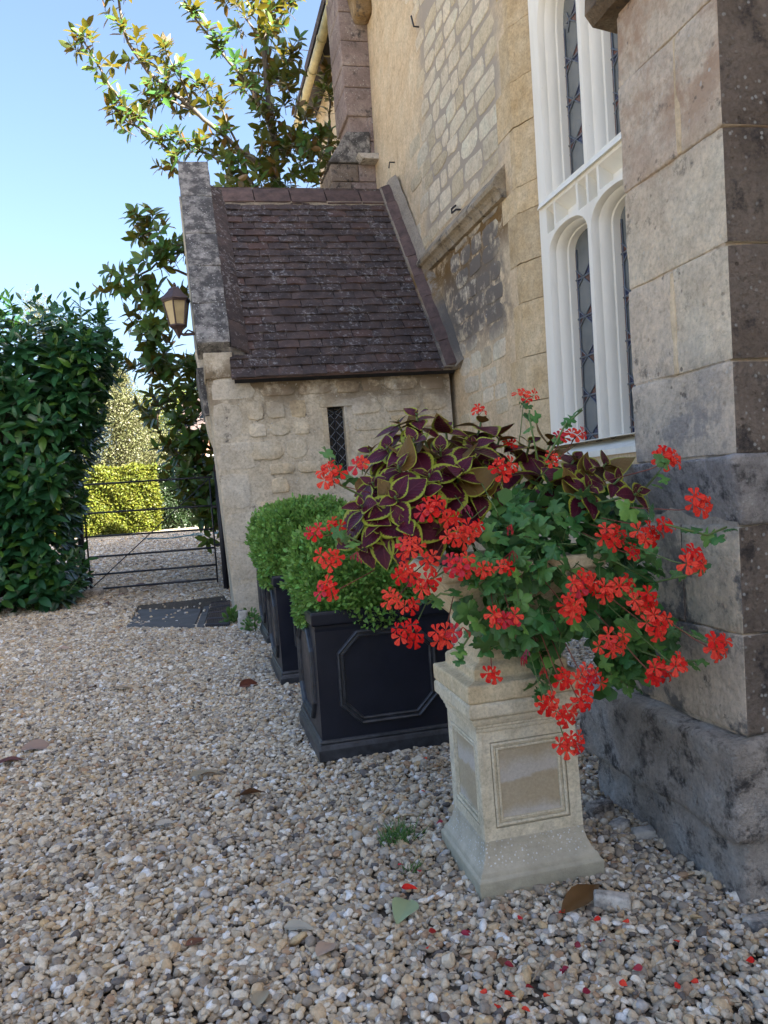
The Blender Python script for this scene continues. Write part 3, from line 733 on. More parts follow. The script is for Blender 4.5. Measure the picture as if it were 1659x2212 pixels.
# ================================================================== PORCH
porch = thing('stone_porch', (.6, 8.1, 0), 'low stone porch with dark clay tiled roof and lichened gable coping', 'porch')
Y0 = 8.03
XL = lambda z: .345-.033*z
def pq(x0, x1, z0, z1, y1=8.4):
    f = lambda x, z: XL(z) if x is None else x
    return [(f(x0, z0), Y0, z0), (x1, Y0, z0), (x1, y1, z0), (f(x0, z0), y1, z0), (f(x0, z1), Y0, z1), (x1, Y0, z1), (x1, y1, z1), (f(x0, z1), y1, z1)]
wx0, wx1, wz0, wz1 = 1.445, 1.625, 1.33, 2.06
pw = MB().hexa(pq(None, wx0, -.05, 2.62)).hexa(pq(wx1, 2.80, -.05, 2.62)).hexa(pq(wx0, wx1, -.05, wz0)).hexa(pq(wx0, wx1, wz1, 2.62))
pwall = pw.build('wall', 'porch', porch)
MB().loft([[(XL(z)+d, y, z) for y, z in ((Y0+.371, -.05), (8.72, -.05), (8.72, 2.40), (Y0+.371, 2.40))] for d in (.0, .35)]).build('door_respond', 'porch', porch)
MB().loft([[(XL(z)+d, y, z) for y, z in ((Y0+.371, 2.402), (11.6, 2.402), (11.6, 2.5), (9.85, 4.90), (Y0+.371, 2.92))] for d in (.0, .35)]).build('gable_wall', 'porch', porch)
MB().loft([[(x, y, z) for y, z in ((11.2, 0), (11.6, 0), (11.6, 2.4), (11.2, 2.4))] for x in (.7, 2.8)]).build('rear_wall', 'porch', porch)
pv = variants(stone_mesh, 8, 'porch_stone'); qv = variants(stone_mesh, 5, 'porch_quoin')
z = .02; k = 0
while z < 2.34:                                       # corner quoins
    h = .33+.05*(k % 2); L = (.46, .30)[k % 2]
    if z+h > 2.42: h = 2.42-z
    x0 = XL(z+h/2)+.004
    place('quoin', qv[k % 5], pwall, frame((x0+L/2, Y0+.004, z+h/2), (1, 0, 0), (0, -1, 0), L, h-.004, .010)); z += h+.004; k += 1
z = .95
while z < 2.32:
    h = random.uniform(.12, .23); x = XL(z)+(.34 if random.random() < .5 else .5)
    h = min(h, 2.42-z)
    while x < 2.75:
        L = random.uniform(.16, .42); a, b = x, min(x+L, 2.78)
        if not (b > wx0-.09 and a < wx1+.05 and z+h > wz0-.05 and z < wz1+.10) and b-a > .1 and random.random() > .03+.35*sm(1.3-z, 0, .4):
            place('stone', random.choice(pv), pwall, frame(((a+b)/2, Y0+.006, z+h/2), (1, 0, random.uniform(-.03, .03)), (0, -1, 0), b-a, h*random.uniform(.88, 1.), random.uniform(.016, .030)))
        x += L+random.uniform(.014, .04)
    z += h+random.uniform(.012, .03)
# slit window
sw = MB().box((wx0-.07, Y0-.014, wz1), (wx1+.11, Y0+.1, wz1+.075)).box((wx0-.055, Y0-.010, wz0), (wx0+.002, Y0+.1, wz1-.002)).box((wx1-.002, Y0-.006, wz0), (wx1+.03, Y0+.1, wz1-.002)).build('slit_window', 'porch_stone', porch, bevel=.006)
MB().box((wx0-.02, Y0+.10, wz0-.02), (wx1+.02, Y0+.12, wz1+.02)).build('glass', 'dark_glass', sw)
lt = MB()
for s in (-1, 1):
    for t in np.arange(-.3, 1.0, .115):
        a, b = (wx0, wz0+t), (wx1, wz0+t+.2*1.0)
        if s < 0: a, b = (wx0, wz0+t+.2), (wx1, wz0+t)
        za, zb = max(wz0, min(wz1, a[1])), max(wz0, min(wz1, b[1]))
        if abs(za-zb) > .05: lt.tube([(a[0], Y0+.095, za), (b[0], Y0+.095, zb)], .004, 4)
lt.build('lead_lattice', 'lead', sw)
MB().tube([((wx0+wx1)/2, Y0+.085, wz0), ((wx0+wx1)/2, Y0+.085, wz1)], .006, 5).build('iron_bar', 'iron', sw)

# roof
E0 = np.array((0, 7.87, 2.36)); R0 = np.array((0, 9.80, 4.90)); sl_v = unit(R0-E0); SL = np.linalg.norm(R0-E0); nr = np.array((0, -sl_v[2], sl_v[1]))
def rp(x, s, h=0): return np.array((x, 0, 0))+E0+sl_v*s+nr*h
roof = MB().hexa([tuple(rp(x, s, h)) for h in (-.10, -.02) for x, s in ((.53, .05), (2.84, .05), (2.84, SL), (.53, SL))]).build('roof', 'dark', porch)
MB().hexa([(.55, 9.8, 4.9), (2.84, 9.8, 4.9), (2.84, 11.7, 2.3), (.55, 11.7, 2.3), (.55, 9.8, 5.0), (2.84, 9.8, 5.0), (2.84, 11.7, 2.4), (.55, 11.7, 2.4)]).build('rear_slope', 'tile', porch)
def tile_mesh(seed, w=1, l=1, t=1):
    r = random.Random(seed); vs = []; nx = 4
    for zt in (0, 1):
        for j in (0, 1):
            for i in range(nx):
                x = -.5+i/(nx-1)
                vs.append((x+r.uniform(-.008, .008), j-(r.uniform(0, .05) if j == 0 else 0), zt-(.35*(abs(x)*2)**2 if zt else 0)+r.uniform(-.1, .1)))
    idx = lambda zt, j, i: zt*2*nx+j*nx+i; fs = []
    for i in range(nx-1):
        fs.append((idx(1, 0, i), idx(1, 0, i+1), idx(1, 1, i+1), idx(1, 1, i))); fs.append((idx(0, 0, i), idx(1, 0, i), idx(1, 0, i+1), idx(0, 0, i+1))[::-1])
    fs.append((idx(0, 0, 0), idx(0, 1, 0), idx(1, 1, 0), idx(1, 0, 0))[::-1]); fs.append((idx(0, 0, nx-1), idx(0, 1, nx-1), idx(1, 1, nx-1), idx(1, 0, nx-1)))
    me = bpy.data.meshes.new('roof_tile'); me.from_pydata(vs, [], fs); return me
tv = variants(tile_mesh, 8, 'tile'); rv = variants(tile_mesh, 4, 'red_tile')
NR = 24; gg = (SL-.09)/NR; tl = math.atan2(.017, gg)
ty = sl_v*math.cos(tl)-nr*math.sin(tl); tn = np.cross((1, 0, 0), ty)
for r_ in range(NR):
    x = (.50 if r_ < 3 else .655)-(.11 if r_ % 2 else 0); xe = 2.80-.02
    x0 = .50 if r_ < 3 else .63
    while x < xe-.05:
        wd = .232+random.uniform(-.012, .012)
        a, b = max(x, x0), min(x+wd, xe)
        if b-a > .05:
            p = rp((a+b)/2, r_*gg+random.uniform(-.008, .008), .022+random.uniform(0, .006)); tw = random.gauss(0, .010)
            ax = unit(np.array((1, 0, 0))+ty*tw); nn = unit(tn+ax*random.gauss(0, .018))
            place('roof_tile', random.choice(tv), roof, frame(p, ax, nn, b-a-.006, gg*1.45, .021))
        x += wd
def cap_mesh(seed):
    r = random.Random(seed); MBx = MB(); prof = [(-.175, -.225), (-.075, -.085), (0, -.005), (.075, -.085), (.175, -.225)]
    rings = [[(x, y, z+r.uniform(-.004, .004)) for y, z in prof]+[(x, y*.86, z-.025) for y, z in prof[::-1]] for x in (-.5, -.2, .2, .5)]
    MBx.loft(rings); me = bpy.data.meshes.new('ridge_tile'); me.from_pydata(MBx.v, [], MBx.f); return me
cv = variants(cap_mesh, 3, 'red_tile')
MB().box((.66, 9.635, 4.66), (2.82, 9.80, 4.775)).build('ridge_mortar', 'mortar', roof)
for k in range(5):
    L = 2.22/5; place('ridge_tile', cv[k % 3], roof, frame((.62+L*(k+.5), 9.8, 4.985+random.uniform(-.008, .008)), (1, 0, random.gauss(0, .006)), (0, 0, 1), L-.014, 1, 1))
for k in range(7):                                    # tiles bedded against the coping
    s0 = .36+k*(SL-.36)/7; L = (SL-.36)/7
    ax = unit(np.array((1, 0, 0))-nr*.55); n2 = np.cross(ax, sl_v)
    place('verge_tile', tv[k % 8], roof, frame(rp(.615, s0-.02, .085+.004*(k % 2)), ax, n2, .20, L*1.06, .02))
rough_box('mortar_fillet', tuple(rp(.50, .22, -.03)), tuple(rp(.66, .42, .04)), 'mortar', roof, .02, 6, 3, .02, 2)
for k in range(9):                                    # red tiles stepped up the church wall
    s0 = .02+k*(SL+.12)/9; L = (SL+.12)/9
    ax = unit(np.array((1, 0, 0))+nr*.40)
    place('abutment_tile', rv[k % 4], roof, frame(rp(2.765, s0, .060+.004*(k % 2)), ax, np.cross(ax, sl_v), .155+.012*(k % 2), L*.955, .022))
MB().hexa([tuple(rp(x, s_, h)) for h in (.0, .058) for x, s_ in ((2.685, 0), (2.84, 0), (2.84, SL+.1), (2.685, SL+.1))]).build('mortar_bed', 'mortar', roof)
fl = MB(); rings = []
for k in range(20):
    s = -.02+(SL+.22)*k/19; j = .012*math.sin(k*2.9)
    rings.append([tuple(rp(2.80, s, .06)), tuple(rp(2.835+j, s, .135+j)), tuple(rp(2.90, s, .20+j)), tuple(rp(2.95, s, .0))])
fl.loft(rings).build('mortar_fillet', 'mortar', roof)
MB().loft([[tuple(rp(x, s, h)) for s, h in ((.0, .0), (.02, .035), (.1, .02), (.1, -.06))] for x in (.5, 1.3, 2.0, 2.8)]).build('eaves_course', 'red_tile', roof)
# gable coping stones
A0 = np.array((0, 7.985, 2.755)); B0 = np.array((0, 9.93, 5.36)); cs = unit(B0-A0); CL = np.linalg.norm(B0-A0); cn = np.array((0, -cs[2], cs[1]))
cut = [0, .60, 1.22, 1.80, 2.52, CL]
for k in range(5):
    s0, s1 = cut[k]+.004, cut[k+1]-.004
    q = []
    for hh in (-.30, 0):
        for x, s in ((0, s0), (1, s0), (1, s1), (0, s1)):
            f = s/CL; xx = (.195+.015*f) if x == 0 else (.525+.04*f)
            q.append(tuple(np.array((xx, 0, 0))+A0+cs*s+cn*hh*(.8 if s == s0 and k == 0 else 1)))
    me = MB().hexa(q).build('coping_stone', 'coping', porch, bevel=.012)
    bm = bmesh.new(); bm.from_mesh(me.data); bmesh.ops.subdivide_edges(bm, edges=[e for e in bm.edges if e.calc_length() > .15], cuts=4, use_grid_fill=True)
    for v in bm.verts: v.co += v.normal*vnoise(v.co+Vector((k*3, 0, 0)), 6)*.012
    bm.to_mesh(me.data); bm.free(); me.data.shade_smooth()
    try: me.data.set_sharp_from_angle(angle=.9)
    except Exception: pass
rough_box('kneeler_stone', (.250, 8.012, 2.40), (.53, 8.4, 2.66), 'porch', porch, .006, 5, 4, .012, 3)
# stone hood and corbel on the porch front, seen edge on
def slab2(pts, y0, y1, name, mat):
    MB().loft([[tuple(P(px, py, 'y', 8.55)+np.array((0, yy-8.55, 0))) for px, py in pts] for yy in (y0, y1)]).build(name, mat, porch, bevel=.008)
slab2([(424, 797), (446, 794), (463, 896), (443, 899)], 8.5, 9.2, 'door_hood', 'coping')
slab2([(443, 900), (463, 897), (480, 985), (466, 974), (452, 940)], 8.52, 8.9, 'hood_corbel', 'porch_stone')
slab2([(421, 752), (438, 752), (446, 793), (430, 796)], 8.6, 8.9, 'gable_shaft', 'porch_quoin')

# lantern on the gable
lc = P(381, 665, 'y', 8.75); lan = thing('wall_lantern', tuple(lc), 'brown hexagonal lantern with amber glass on the porch gable', 'lantern')
def hexr(r, z, n_=6, ph=.3): return [(lc[0]+r*math.cos(2*math.pi*i/n_+ph), lc[1]+r*math.sin(2*math.pi*i/n_+ph), lc[2]+z) for i in range(n_)]
MB().loft([hexr(.165, .075), hexr(.16, .09), hexr(.075, .18), hexr(.07, .195), hexr(.045, .215), hexr(.02, .225)]).build('lantern_roof', 'rust_iron', lan)
MB().loft([hexr(.012, .22), hexr(.022, .24), hexr(.008, .27)]).build('finial', 'rust_iron', lan)
MB().loft([hexr(.135, .07), hexr(.085, -.19)], cap=False).build('glass', 'lamp_glass', lan)
fr = MB()
for a, b in zip(hexr(.14, .075), hexr(.09, -.195)): fr.tube([a, b], .009, 5)
fr.loft([hexr(.095, -.185), hexr(.10, -.20), hexr(.055, -.235), hexr(.02, -.30), hexr(.008, -.33)]); fr.loft([hexr(.155, .075), hexr(.15, .055)])
fr.build('lantern_frame', 'rust_iron', lan)
MB().tube([lc+np.array((0, 0, -.26)), lc+np.array((.05, 0, -.29)), lc+np.array((.24, .0, -.28))], .016, 6).tube([lc+np.array((.06, 0, -.28)), lc+np.array((.10, 0, -.24)), lc+np.array((.16, 0, -.27))], .01, 5).build('bracket', 'rust_iron', lan)
# ================================================================== PATH FURNITURE
# grey slab and cast grate at the porch corner
def gp(px, py, z=0.): return P(px, py, 'z', z)
q = [gp(272, 1352, .03), gp(420, 1353, .03), gp(436, 1314, .03), gp(300, 1316, .03)]
sl_ = [tuple(v) for v in q]
MB().hexa([(x, y, -.05) for x, y, z in sl_]+sl_).build('paving_slab', 'slate', bevel=.012, label='broad dark grey paving slab sunk in gravel beside the porch corner', cat='paving slab')
q2 = [gp(424, 1353, .025), gp(441, 1352, .025), gp(455, 1307, .025), gp(440, 1310, .025)]
MB().hexa([(x, y, -.05) for x, y, z in q2]+[tuple(v) for v in q2]).build('kerb_stone', 'slate', bevel=.01, label='narrow grey stone strip between the slab and the iron grate', cat='stone')
ga, gb, gc, gd = gp(444, 1352, .03), gp(496, 1350, .03), gp(497, 1298, .03), gp(456, 1304, .03)
gr = thing('drain_grate', tuple((ga+gc)/2), 'black cast iron drain grate with rows of slots by porch corner', 'grate')
MB().hexa([(v[0], v[1], -.03) for v in (ga, gb, gc, gd)]+[(v[0], v[1], .008) for v in (ga, gb, gc, gd)]).build('grate_bed', 'dark', gr)
bars = MB()
for i in range(12):
    f = (i+.5)/12; a = ga*(1-f)+gb*f; b = gd*(1-f)+gc*f
    bars.tube([a, b], .012, 5)
for f in (0.02, .25, .5, .75, .98): bars.tube([ga*(1-f)+gd*f+np.array((0, 0, .004)), gb*(1-f)+gc*f+np.array((0, 0, .004))], .014, 5)
bars.build('grate_bars', 'iron', gr)

# --- planters
W_, HT = .63, .64
def make_planter():
    t = thing('square_planter', (0, 0, 0), '', 'planter', 'black square planters in a row')
    o = .011
    b = MB().box((o, o, .035), (W_-o, W_-o, HT-.05)); b.build('body', 'black', t)
    r = MB(); t_ = .028
    rim = [(.003, HT-.062), (-.004, HT-.056), (-.004, HT-.012), (.0, HT), (t_, HT), (t_+.006, HT-.012), (t_+.006, HT-.11), (o+.002, HT-.10), (.009, HT-.075)]
    r.loft([[(d, d, z), (W_-d, d, z), (W_-d, W_-d, z), (d, W_-d, z)] for d, z in rim], cap=False).build('rim', 'black', t, bevel=.004)
    p = [(.010, .088), (.003, .084), (.000, .074), (.006, .069), (.000, .064), (-.004, .056), (-.008, .048), (-.008, .0), (.05, .0)]
    MB().loft([[(d, d, z), (W_-d, d, z), (W_-d, W_-d, z), (d, W_-d, z)] for d, z in p], cap=False).build('base_moulding', 'black_edge', t, bevel=.003)
    cx, cz_, hx, hz, ch = W_/2+.005, .342, .222, .205, .09
    def octo(s): 
        a, c_, k = hx-s, hz-s, ch-s*.6
        return [(-a, -c_+k), (-a+k, -c_), (a-k, -c_), (a, -c_+k), (a, c_-k), (a-k, c_), (-a+k, c_), (-a, c_-k)]
    prof = [(0, -.002), (.002, .013), (.008, .018), (.014, .013), (.016, .006), (.021, .007), (.026, .012), (.031, .008), (.033, -.002)]
    for side in range(2):
        rr = []
        for s, d in prof:
            rr.append([((cx+u, o-d, cz_+v) if side == 0 else (o-d, cx-u, cz_+v)) for u, v in octo(s)])
        MB().loft(rr, cap=False).build('panel_moulding', 'black_edge', t)
    MB().box((t_+.008, t_+.008, HT-.12), (W_-t_-.008, W_-t_-.008, HT-.07)).build('soil', 'soil', t)
    return t
def box_bush(R, c, n_, loc):
    t = thing('boxwood', loc, '', 'shrub', 'clipped boxwood in the black planters')
    d = rdir(n_); d[:, 2] = np.where(d[:, 2] < -.55, -d[:, 2], d[:, 2]); rad = 1.03-np.abs(rng.normal(0, .085, n_))
    # knobbly clipped surface
    bumps = .035*np.sin(d[:, 0]*9+2)*np.sin(d[:, 1]*8+1)+.03*np.sin(d[:, 2]*10+d[:, 0]*6)
    sup = (np.abs(d)**2.5).sum(1)**(-1/2.5)
    pos = d*((rad+bumps)*sup)[:, None]*np.array(R)+np.array(c)
    al = d*.8+rdir(n_)*.75+np.array((0, 0, .35)); nr_ = d*.6+rdir(n_)*.8+np.array((0, 0, .5))
    m_ = 340; dc = rdir(m_); dc[:, 2] = np.abs(dc[:, 2]); sc_ = (np.abs(dc)**2.5).sum(1)**(-1/2.5); cc = dc*(1.0*sc_)[:, None]*np.array(R)+np.array(c)
    ax_ = dc+rdir(m_)*.35+np.array((0, 0, .35)); ax_ /= np.linalg.norm(ax_, axis=1)[:, None]
    for q_ in range(14):
        f_ = q_/13.; k0 = q_*m_; pos[k0:k0+m_] = cc+ax_*(f_*rng.uniform(.02, .062, (m_, 1))-.012); al[k0:k0+m_] = ax_*(.5+f_)+rdir(m_)*.8
    cloud('foliage', pos+np.array(loc), al, nr_, rng.uniform(.018, .036, n_), rng.uniform(.011, .018, n_), 'box', t)
    bm = bmesh.new(); bmesh.ops.create_icosphere(bm, subdivisions=3, radius=1)
    for v in bm.verts:
        s_ = (abs(v.co.x)**2.5+abs(v.co.y)**2.5+abs(v.co.z)**2.5)**(-1/2.5); v.co = Vector([v.co[i]*R[i]*.80*s_+c[i] for i in range(3)])
    me = bpy.data.meshes.new('inner_growth'); bm.to_mesh(me); bm.free(); me.materials.append(M['box']); link('inner_growth', me, None, t)
    sp = MB(); 
    sp.tube([np.array(loc)+np.array((c[0], c[1], HT-.1)), np.array(loc)+np.array((c[0], c[1], HT+.15))], .018, 6).build('stem', 'bark', t)
    return t
def copy_thing(o, loc, sc=None):
    c = o.copy(); COL.objects.link(c); c.location = loc
    if sc: c.scale = sc
    for ch in list(o.children):
        d = ch.copy(); d.parent = c; COL.objects.link(d)
        for g_ in list(ch.children):
            e = g_.copy(); e.parent = d; COL.objects.link(e)
    return c
pl = make_planter(); pl['label'] = 'nearest black square planter with raised octagonal panel beside the stone pedestal'
p2 = copy_thing(pl, (.45, 4.83, 0), (1, 1, 1.07)); p2['label'] = 'second black planter from the camera, behind the nearest one'
p3 = copy_thing(pl, (.505, 6.33, 0), (1, 1, 1.07)); p3['label'] = 'farthest black planter, mostly hidden, standing against the porch wall'
pl.location = (.447, 3.322, .018); pl.rotation_euler = (0, math.radians(.9), 0)
MB().box((.47, 3.335, -.02), (1.06, 3.93, .022)).build('paving_slab', 'cast', label='pale stone slab lying under the nearest black planter', cat='paving slab')
bb = box_bush((.335, .335, .29), (.315, .315, .735), 21000, (.447, 3.322, 0)); bb['label'] = 'clipped boxwood growing in the nearest black planter behind the red flowers'
b2 = copy_thing(bb, (.44, 4.83, .04), (1.03, 1.03, 1.10)); b2['label'] = 'rounded boxwood bush in the second black planter, left of the nearer bush'
b2.location = (.415, 4.81, -.02)
b3 = copy_thing(bb, (.49, 6.33, .03), (1, 1, 1.04)); b3['label'] = 'boxwood of the farthest planter, hidden behind the second bush'

# --- cast stone pedestal
pcx, pcy, RZ = .868, 2.205, math.radians(-1.5)
ped = thing('stone_pedestal', (pcx, pcy, 0), 'square cast stone pedestal with sunk panels carrying the flower urn', 'pedestal')
def sq(h, z): return [(pcx+x*math.cos(RZ)-y*math.sin(RZ), pcy+x*math.sin(RZ)+y*math.cos(RZ), z) for x, y in ((-h, -h), (h, -h), (h, h), (-h, h))]
def loft_sq(prof): return MB().loft([sq(h, z) for h, z in prof])
loft_sq([(.185, -.03), (.187, .055), (.183, .060), (.179, .062), (.178, .068), (.176, .075), (.165, .088), (.155, .112), (.150, .132), (.149, .15)]).build('base', 'cast_base', ped, bevel=.003)
loft_sq([(.1405, .14), (.1365, .46)]).build('shaft', 'panel', ped)
loft_sq([(.148, .455), (.150, .462), (.150, .468), (.154, .470), (.154, .477), (.158, .480), (.162, .490), (.163, .498), (.172, .503), (.174, .508), (.174, .536), (.168, .543)]).build('cornice', 'cast', ped, bevel=.0025)
def face_ring(u0, u1, z0, z1, w, d0, d1, side):
    """mitred moulding strip on a face of the shaft; d0 outer edge, d1 inner edge, out from the axis"""
    def tr(u, d, z):
        lx, ly = (u, -d) if side == 0 else (-d, -u)
        return (pcx+lx*math.cos(RZ)-ly*math.sin(RZ), pcy+lx*math.sin(RZ)+ly*math.cos(RZ), z)
    rr = []
    for s, d in w:
        f = lambda zz: (zz-.14)/.32*-.004
        rr.append([tr(u, d+f(z), z) for u, z in ((u0+s, z0+s), (u1-s, z0+s), (u1-s, z1-s), (u0+s, z1-s))])
    return MB().loft(rr, cap=False)
for side in (0, 1):
    face_ring(-.1485, .1485, .145, .460, [(-.0005, .138), (0, .1485), (.036, .1485), (.0365, .138)], 0, 0, side).build('panel_frame', 'cast', ped)
    face_ring(-.111, .111, .183, .422, [(0, .138), (.0015, .148), (.006, .1505), (.011, .148), (.0115, .1415), (.0155, .1415), (.016, .1455), (.0195, .1465), (.023, .145), (.0235, .138)], 0, 0, side).build('panel_moulding', 'cast', ped)

# --- square urn
urn = thing('stone_urn', (pcx, pcy, .543), 'square flared cast stone urn overflowing with flowers on the pedestal', 'urn')
loft_sq([(.170, .544), (.173, .550), (.173, .588), (.171, .594), (.146, .600), (.140, .604), (.140, .628), (.134, .636), (.118, .645), (.114, .652), (.112, .662), (.098, .682), (.094, .70), (.092, .725)]).build('foot', 'cast_warm', urn, bevel=.003)
loft_sq([(.092, .72), (.118, .722), (.120, .728), (.120, .752), (.125, .758), (.165, .80), (.215, .875), (.222, .89), (.232, .893), (.236, .90), (.236, .925), (.228, .932), (.205, .932), (.198, .90), (.15, .83)]).build('bowl', 'cast_warm', urn, bevel=.003)
loft_sq([(.19, .84), (.198, .905)]).build('soil', 'soil', urn)

# ================================================================== FLOWERS IN THE URN
UC = np.array((pcx, pcy, .93))
gv = []
def gleaf(seed):
    r = random.Random(seed); vs = [(0, 0, 0)]; k = 35
    for i in range(k+1):
        t = -2.65+5.3*i/k
        lob = abs(math.cos(t*5/2*.94)); rad = .5*(.60+.40*lob**.8)*(1+.05*math.sin(t*23))*(1-.10*abs(t)/2.6)
        vs.append((rad*math.cos(t), rad*math.sin(t), .10*math.cos(t*5*.94+r.random())*rad*2*.35-.10*rad*rad*4*r.uniform(.2, 1.)))
    mid = []
    for i in range(k+1):
        x, y, zz = vs[1+i]; mid.append((x*.5, y*.5, .05+r.uniform(-.012, .012)))
    vs += mid; fs = []
    for i in range(k):
        fs.append((0, k+2+i, k+3+i)); fs.append((k+2+i, 1+i, 2+i, k+3+i))
    me = bpy.data.meshes.new('leaf'); me.from_pydata(vs, [], fs); me.shade_smooth(); return me
gv = variants(gleaf, 7, 'geranium')
ger = thing('ivy_geranium', (pcx, pcy, .92), 'trailing ivy geranium with scarlet flower heads spilling from the stone urn', 'plant')
def inpoly(x, y, pg):
    c = False; j = len(pg)-1
    for i in range(len(pg)):
        if (pg[i][1] > y) != (pg[j][1] > y) and x < (pg[j][0]-pg[i][0])*(y-pg[i][1])/(pg[j][1]-pg[i][1])+pg[i][0]: c = not c
        j = i
    return c
C6 = lambda x, y: (663.6+.6*x, 796.3+.6*y)           # measured on an enlarged crop
def depth_front(px, py):
    """distance along +Y of the outer surface of the trailing mass"""
    dx = (px-1150)/330; dy = (py-1230)/300
    return 1.86+.16*min(1.6, dx*dx*.55+max(0, -dy)*.9)+(.06 if py > 1450 else 0)-max(0, px-1330)*.0007
ger_poly = [C6(*p) for p in ((640, 480), (740, 430), (860, 400), (990, 420), (1130, 470), (1250, 490), (1290, 560), (1230, 650), (1290, 760), (1240, 860), (1300, 930), (1320, 1010), (1200, 1120), (1080, 1160), (1040, 1000), (960, 930), (890, 1010), (840, 1180), (800, 1090), (770, 1000), (640, 1000), (600, 900), (700, 840), (560, 820), (600, 690), (640, 600))]
stems = MB(); cnt = 0; extra_p = []; allp = []
def put_leaf(px, py, y, L, nrm=None, along=None):
    global cnt
    p = P(px, py, 'y', y)
    if p[0] > 1.27 and y > 1.70: p = P(px, py, 'y', 1.66)
    out = unit(p-(UC+np.array((0, .12, -.1)))); 
    nn = unit(out*.5+np.array((-.1, -.75, .75))+rdir()*.45) if nrm is None else nrm
    al = unit(np.cross(nn, np.array((1, .2, 0)))+rdir()*1.0) if along is None else along
    al = unit(al*np.array((1, 1, 1))+np.array((0, -.1, -.75)))
    place('leaf', gv[cnt % 7], ger, frame(p, al, nn, L, L*random.uniform(.9, 1.15), L)); cnt += 1
    return p
while cnt < 240:
    x = rng.uniform(1000, 1480); y = rng.uniform(1030, 1500)
    if cnt < 26: x, y = rng.uniform(990, 1130), rng.uniform(1190, 1410)
    elif cnt < 56: x, y = rng.uniform(1010, 1290), rng.uniform(1110, 1235)
    if cnt < 26 or inpoly(x, y, ger_poly):
        put_leaf(x, y, depth_front(x, y)+rng.random()**1.6*.20, random.uniform(.045, .082))
# named sprays that reach out on their own stalks
sprays = [((1290, 560), (1440, 600), (1510, 570)), ((1100, 690), (1250, 770), (1400, 735)), ((1240, 880), (1320, 930), (1440, 985)), ((1180, 1010), (1330, 1060), (1400, 1050)), ((1030, 980), (1100, 1110), (1170, 1150)),
          ((880, 1080), (860, 1150), (840, 1160)), ((560, 820), (480, 810), (430, 850)), ((640, 880), (560, 1000), (540, 1030)), ((1200, 450), (1260, 380), (1290, 340)), ((830, 330), (800, 180), (800, 150)), ((860, 330), (930, 200), (990, 150)),
          ((200, 460), (120, 420), (60, 280)), ((330, 700), (180, 620), (100, 580)), ((560, 690), (380, 800), (340, 700))]
for sp_ in sprays:
    pts = []
    for (cx_, cy_) in sp_:
        x, y = C6(cx_, cy_); d = depth_front(x, y)+.02 if x > 900 else 2.05
        p = P(x, y, 'y', d)
        if p[0] > 1.25: p = P(x, y, 'y', 1.66)
        pts.append(p)
    stems.tube(pts, .0028, 5)
    for k in range(4):
        t = .35+.65*k/3
        a = pts[1] if t > .5 else pts[0]; b = pts[2] if t > .5 else pts[1]; f = (t-.5)*2 if t > .5 else t*2
        q = a*(1-f)+b*f+rdir()*.018; cnt_ = cnt
        nn = unit(np.array((-.1, -.6, .9))+rdir()*.6); al = unit(rdir()+np.array((0, -.2, -.4)))
        place('leaf', gv[cnt % 7], ger, frame(q, al, nn, random.uniform(.034, .06), random.uniform(.034, .06), .05)); cnt += 1
# deep shaded leaves inside the mass
k = 950; ip = []
while len(ip) < k:
    x = rng.uniform(930, 1480); y = rng.uniform(1010, 1520)
    if inpoly(x, y, ger_poly): ip.append(P(x, y, 'y', depth_front(x, y)+.08+rng.random()*.22))
ip = np.array(ip); ip[:, 0] = np.minimum(ip[:, 0], 1.26)
cloud('inner_leaves', ip, rdir(k)+np.array((0, 0, -.4)), rdir(k)*.6+np.array((-.1, -.7, .7)), rng.uniform(.035, .055, k), rng.uniform(.035, .055, k), 'geranium', ger)

def petal_mesh():
    vs = []; fs = []
    spec = [(90-26, .017, .0085), (90+26, .017, .0085), (200, .0185, .0125), (270, .020, .014), (340, .0185, .0125)]
    for ang, L, wd in spec:
        t = math.radians(ang); c_, s_ = math.cos(t), math.sin(t); o = len(vs)
        for u, v, zz in ((.06, 0, 0), (.45, .55, .10), (.45, -.55, .10), (.45, 0, .03), (.82, 1, .10), (.82, -1, .10), (.82, 0, .04), (1.0, .55, .0), (1.0, -.55, .0), (1.03, 0, -.02)):
            x, y = u*L, v*wd*.5; vs.append((x*c_-y*s_, x*s_+y*c_, zz*L+.12*L*u))
        for f in ((0, 3, 1), (0, 2, 3), (1, 3, 6, 4), (3, 2, 5, 6), (4, 6, 9, 7), (6, 5, 8, 9)): fs.append(tuple(i+o for i in f[::-1]))
    me = bpy.data.meshes.new('floret'); me.from_pydata(vs, [], fs); me.materials.append(M['petal'])
    U = (.06, .45, .45, .45, .82, .82, .82, 1., 1., 1.); ly = me.uv_layers.new(name='UVMap')
    for lp in me.loops: ly.data[lp.index].uv = (U[lp.vertex_index % 10], .5); me.shade_smooth(); return me
flo = petal_mesh(); NFL = 0
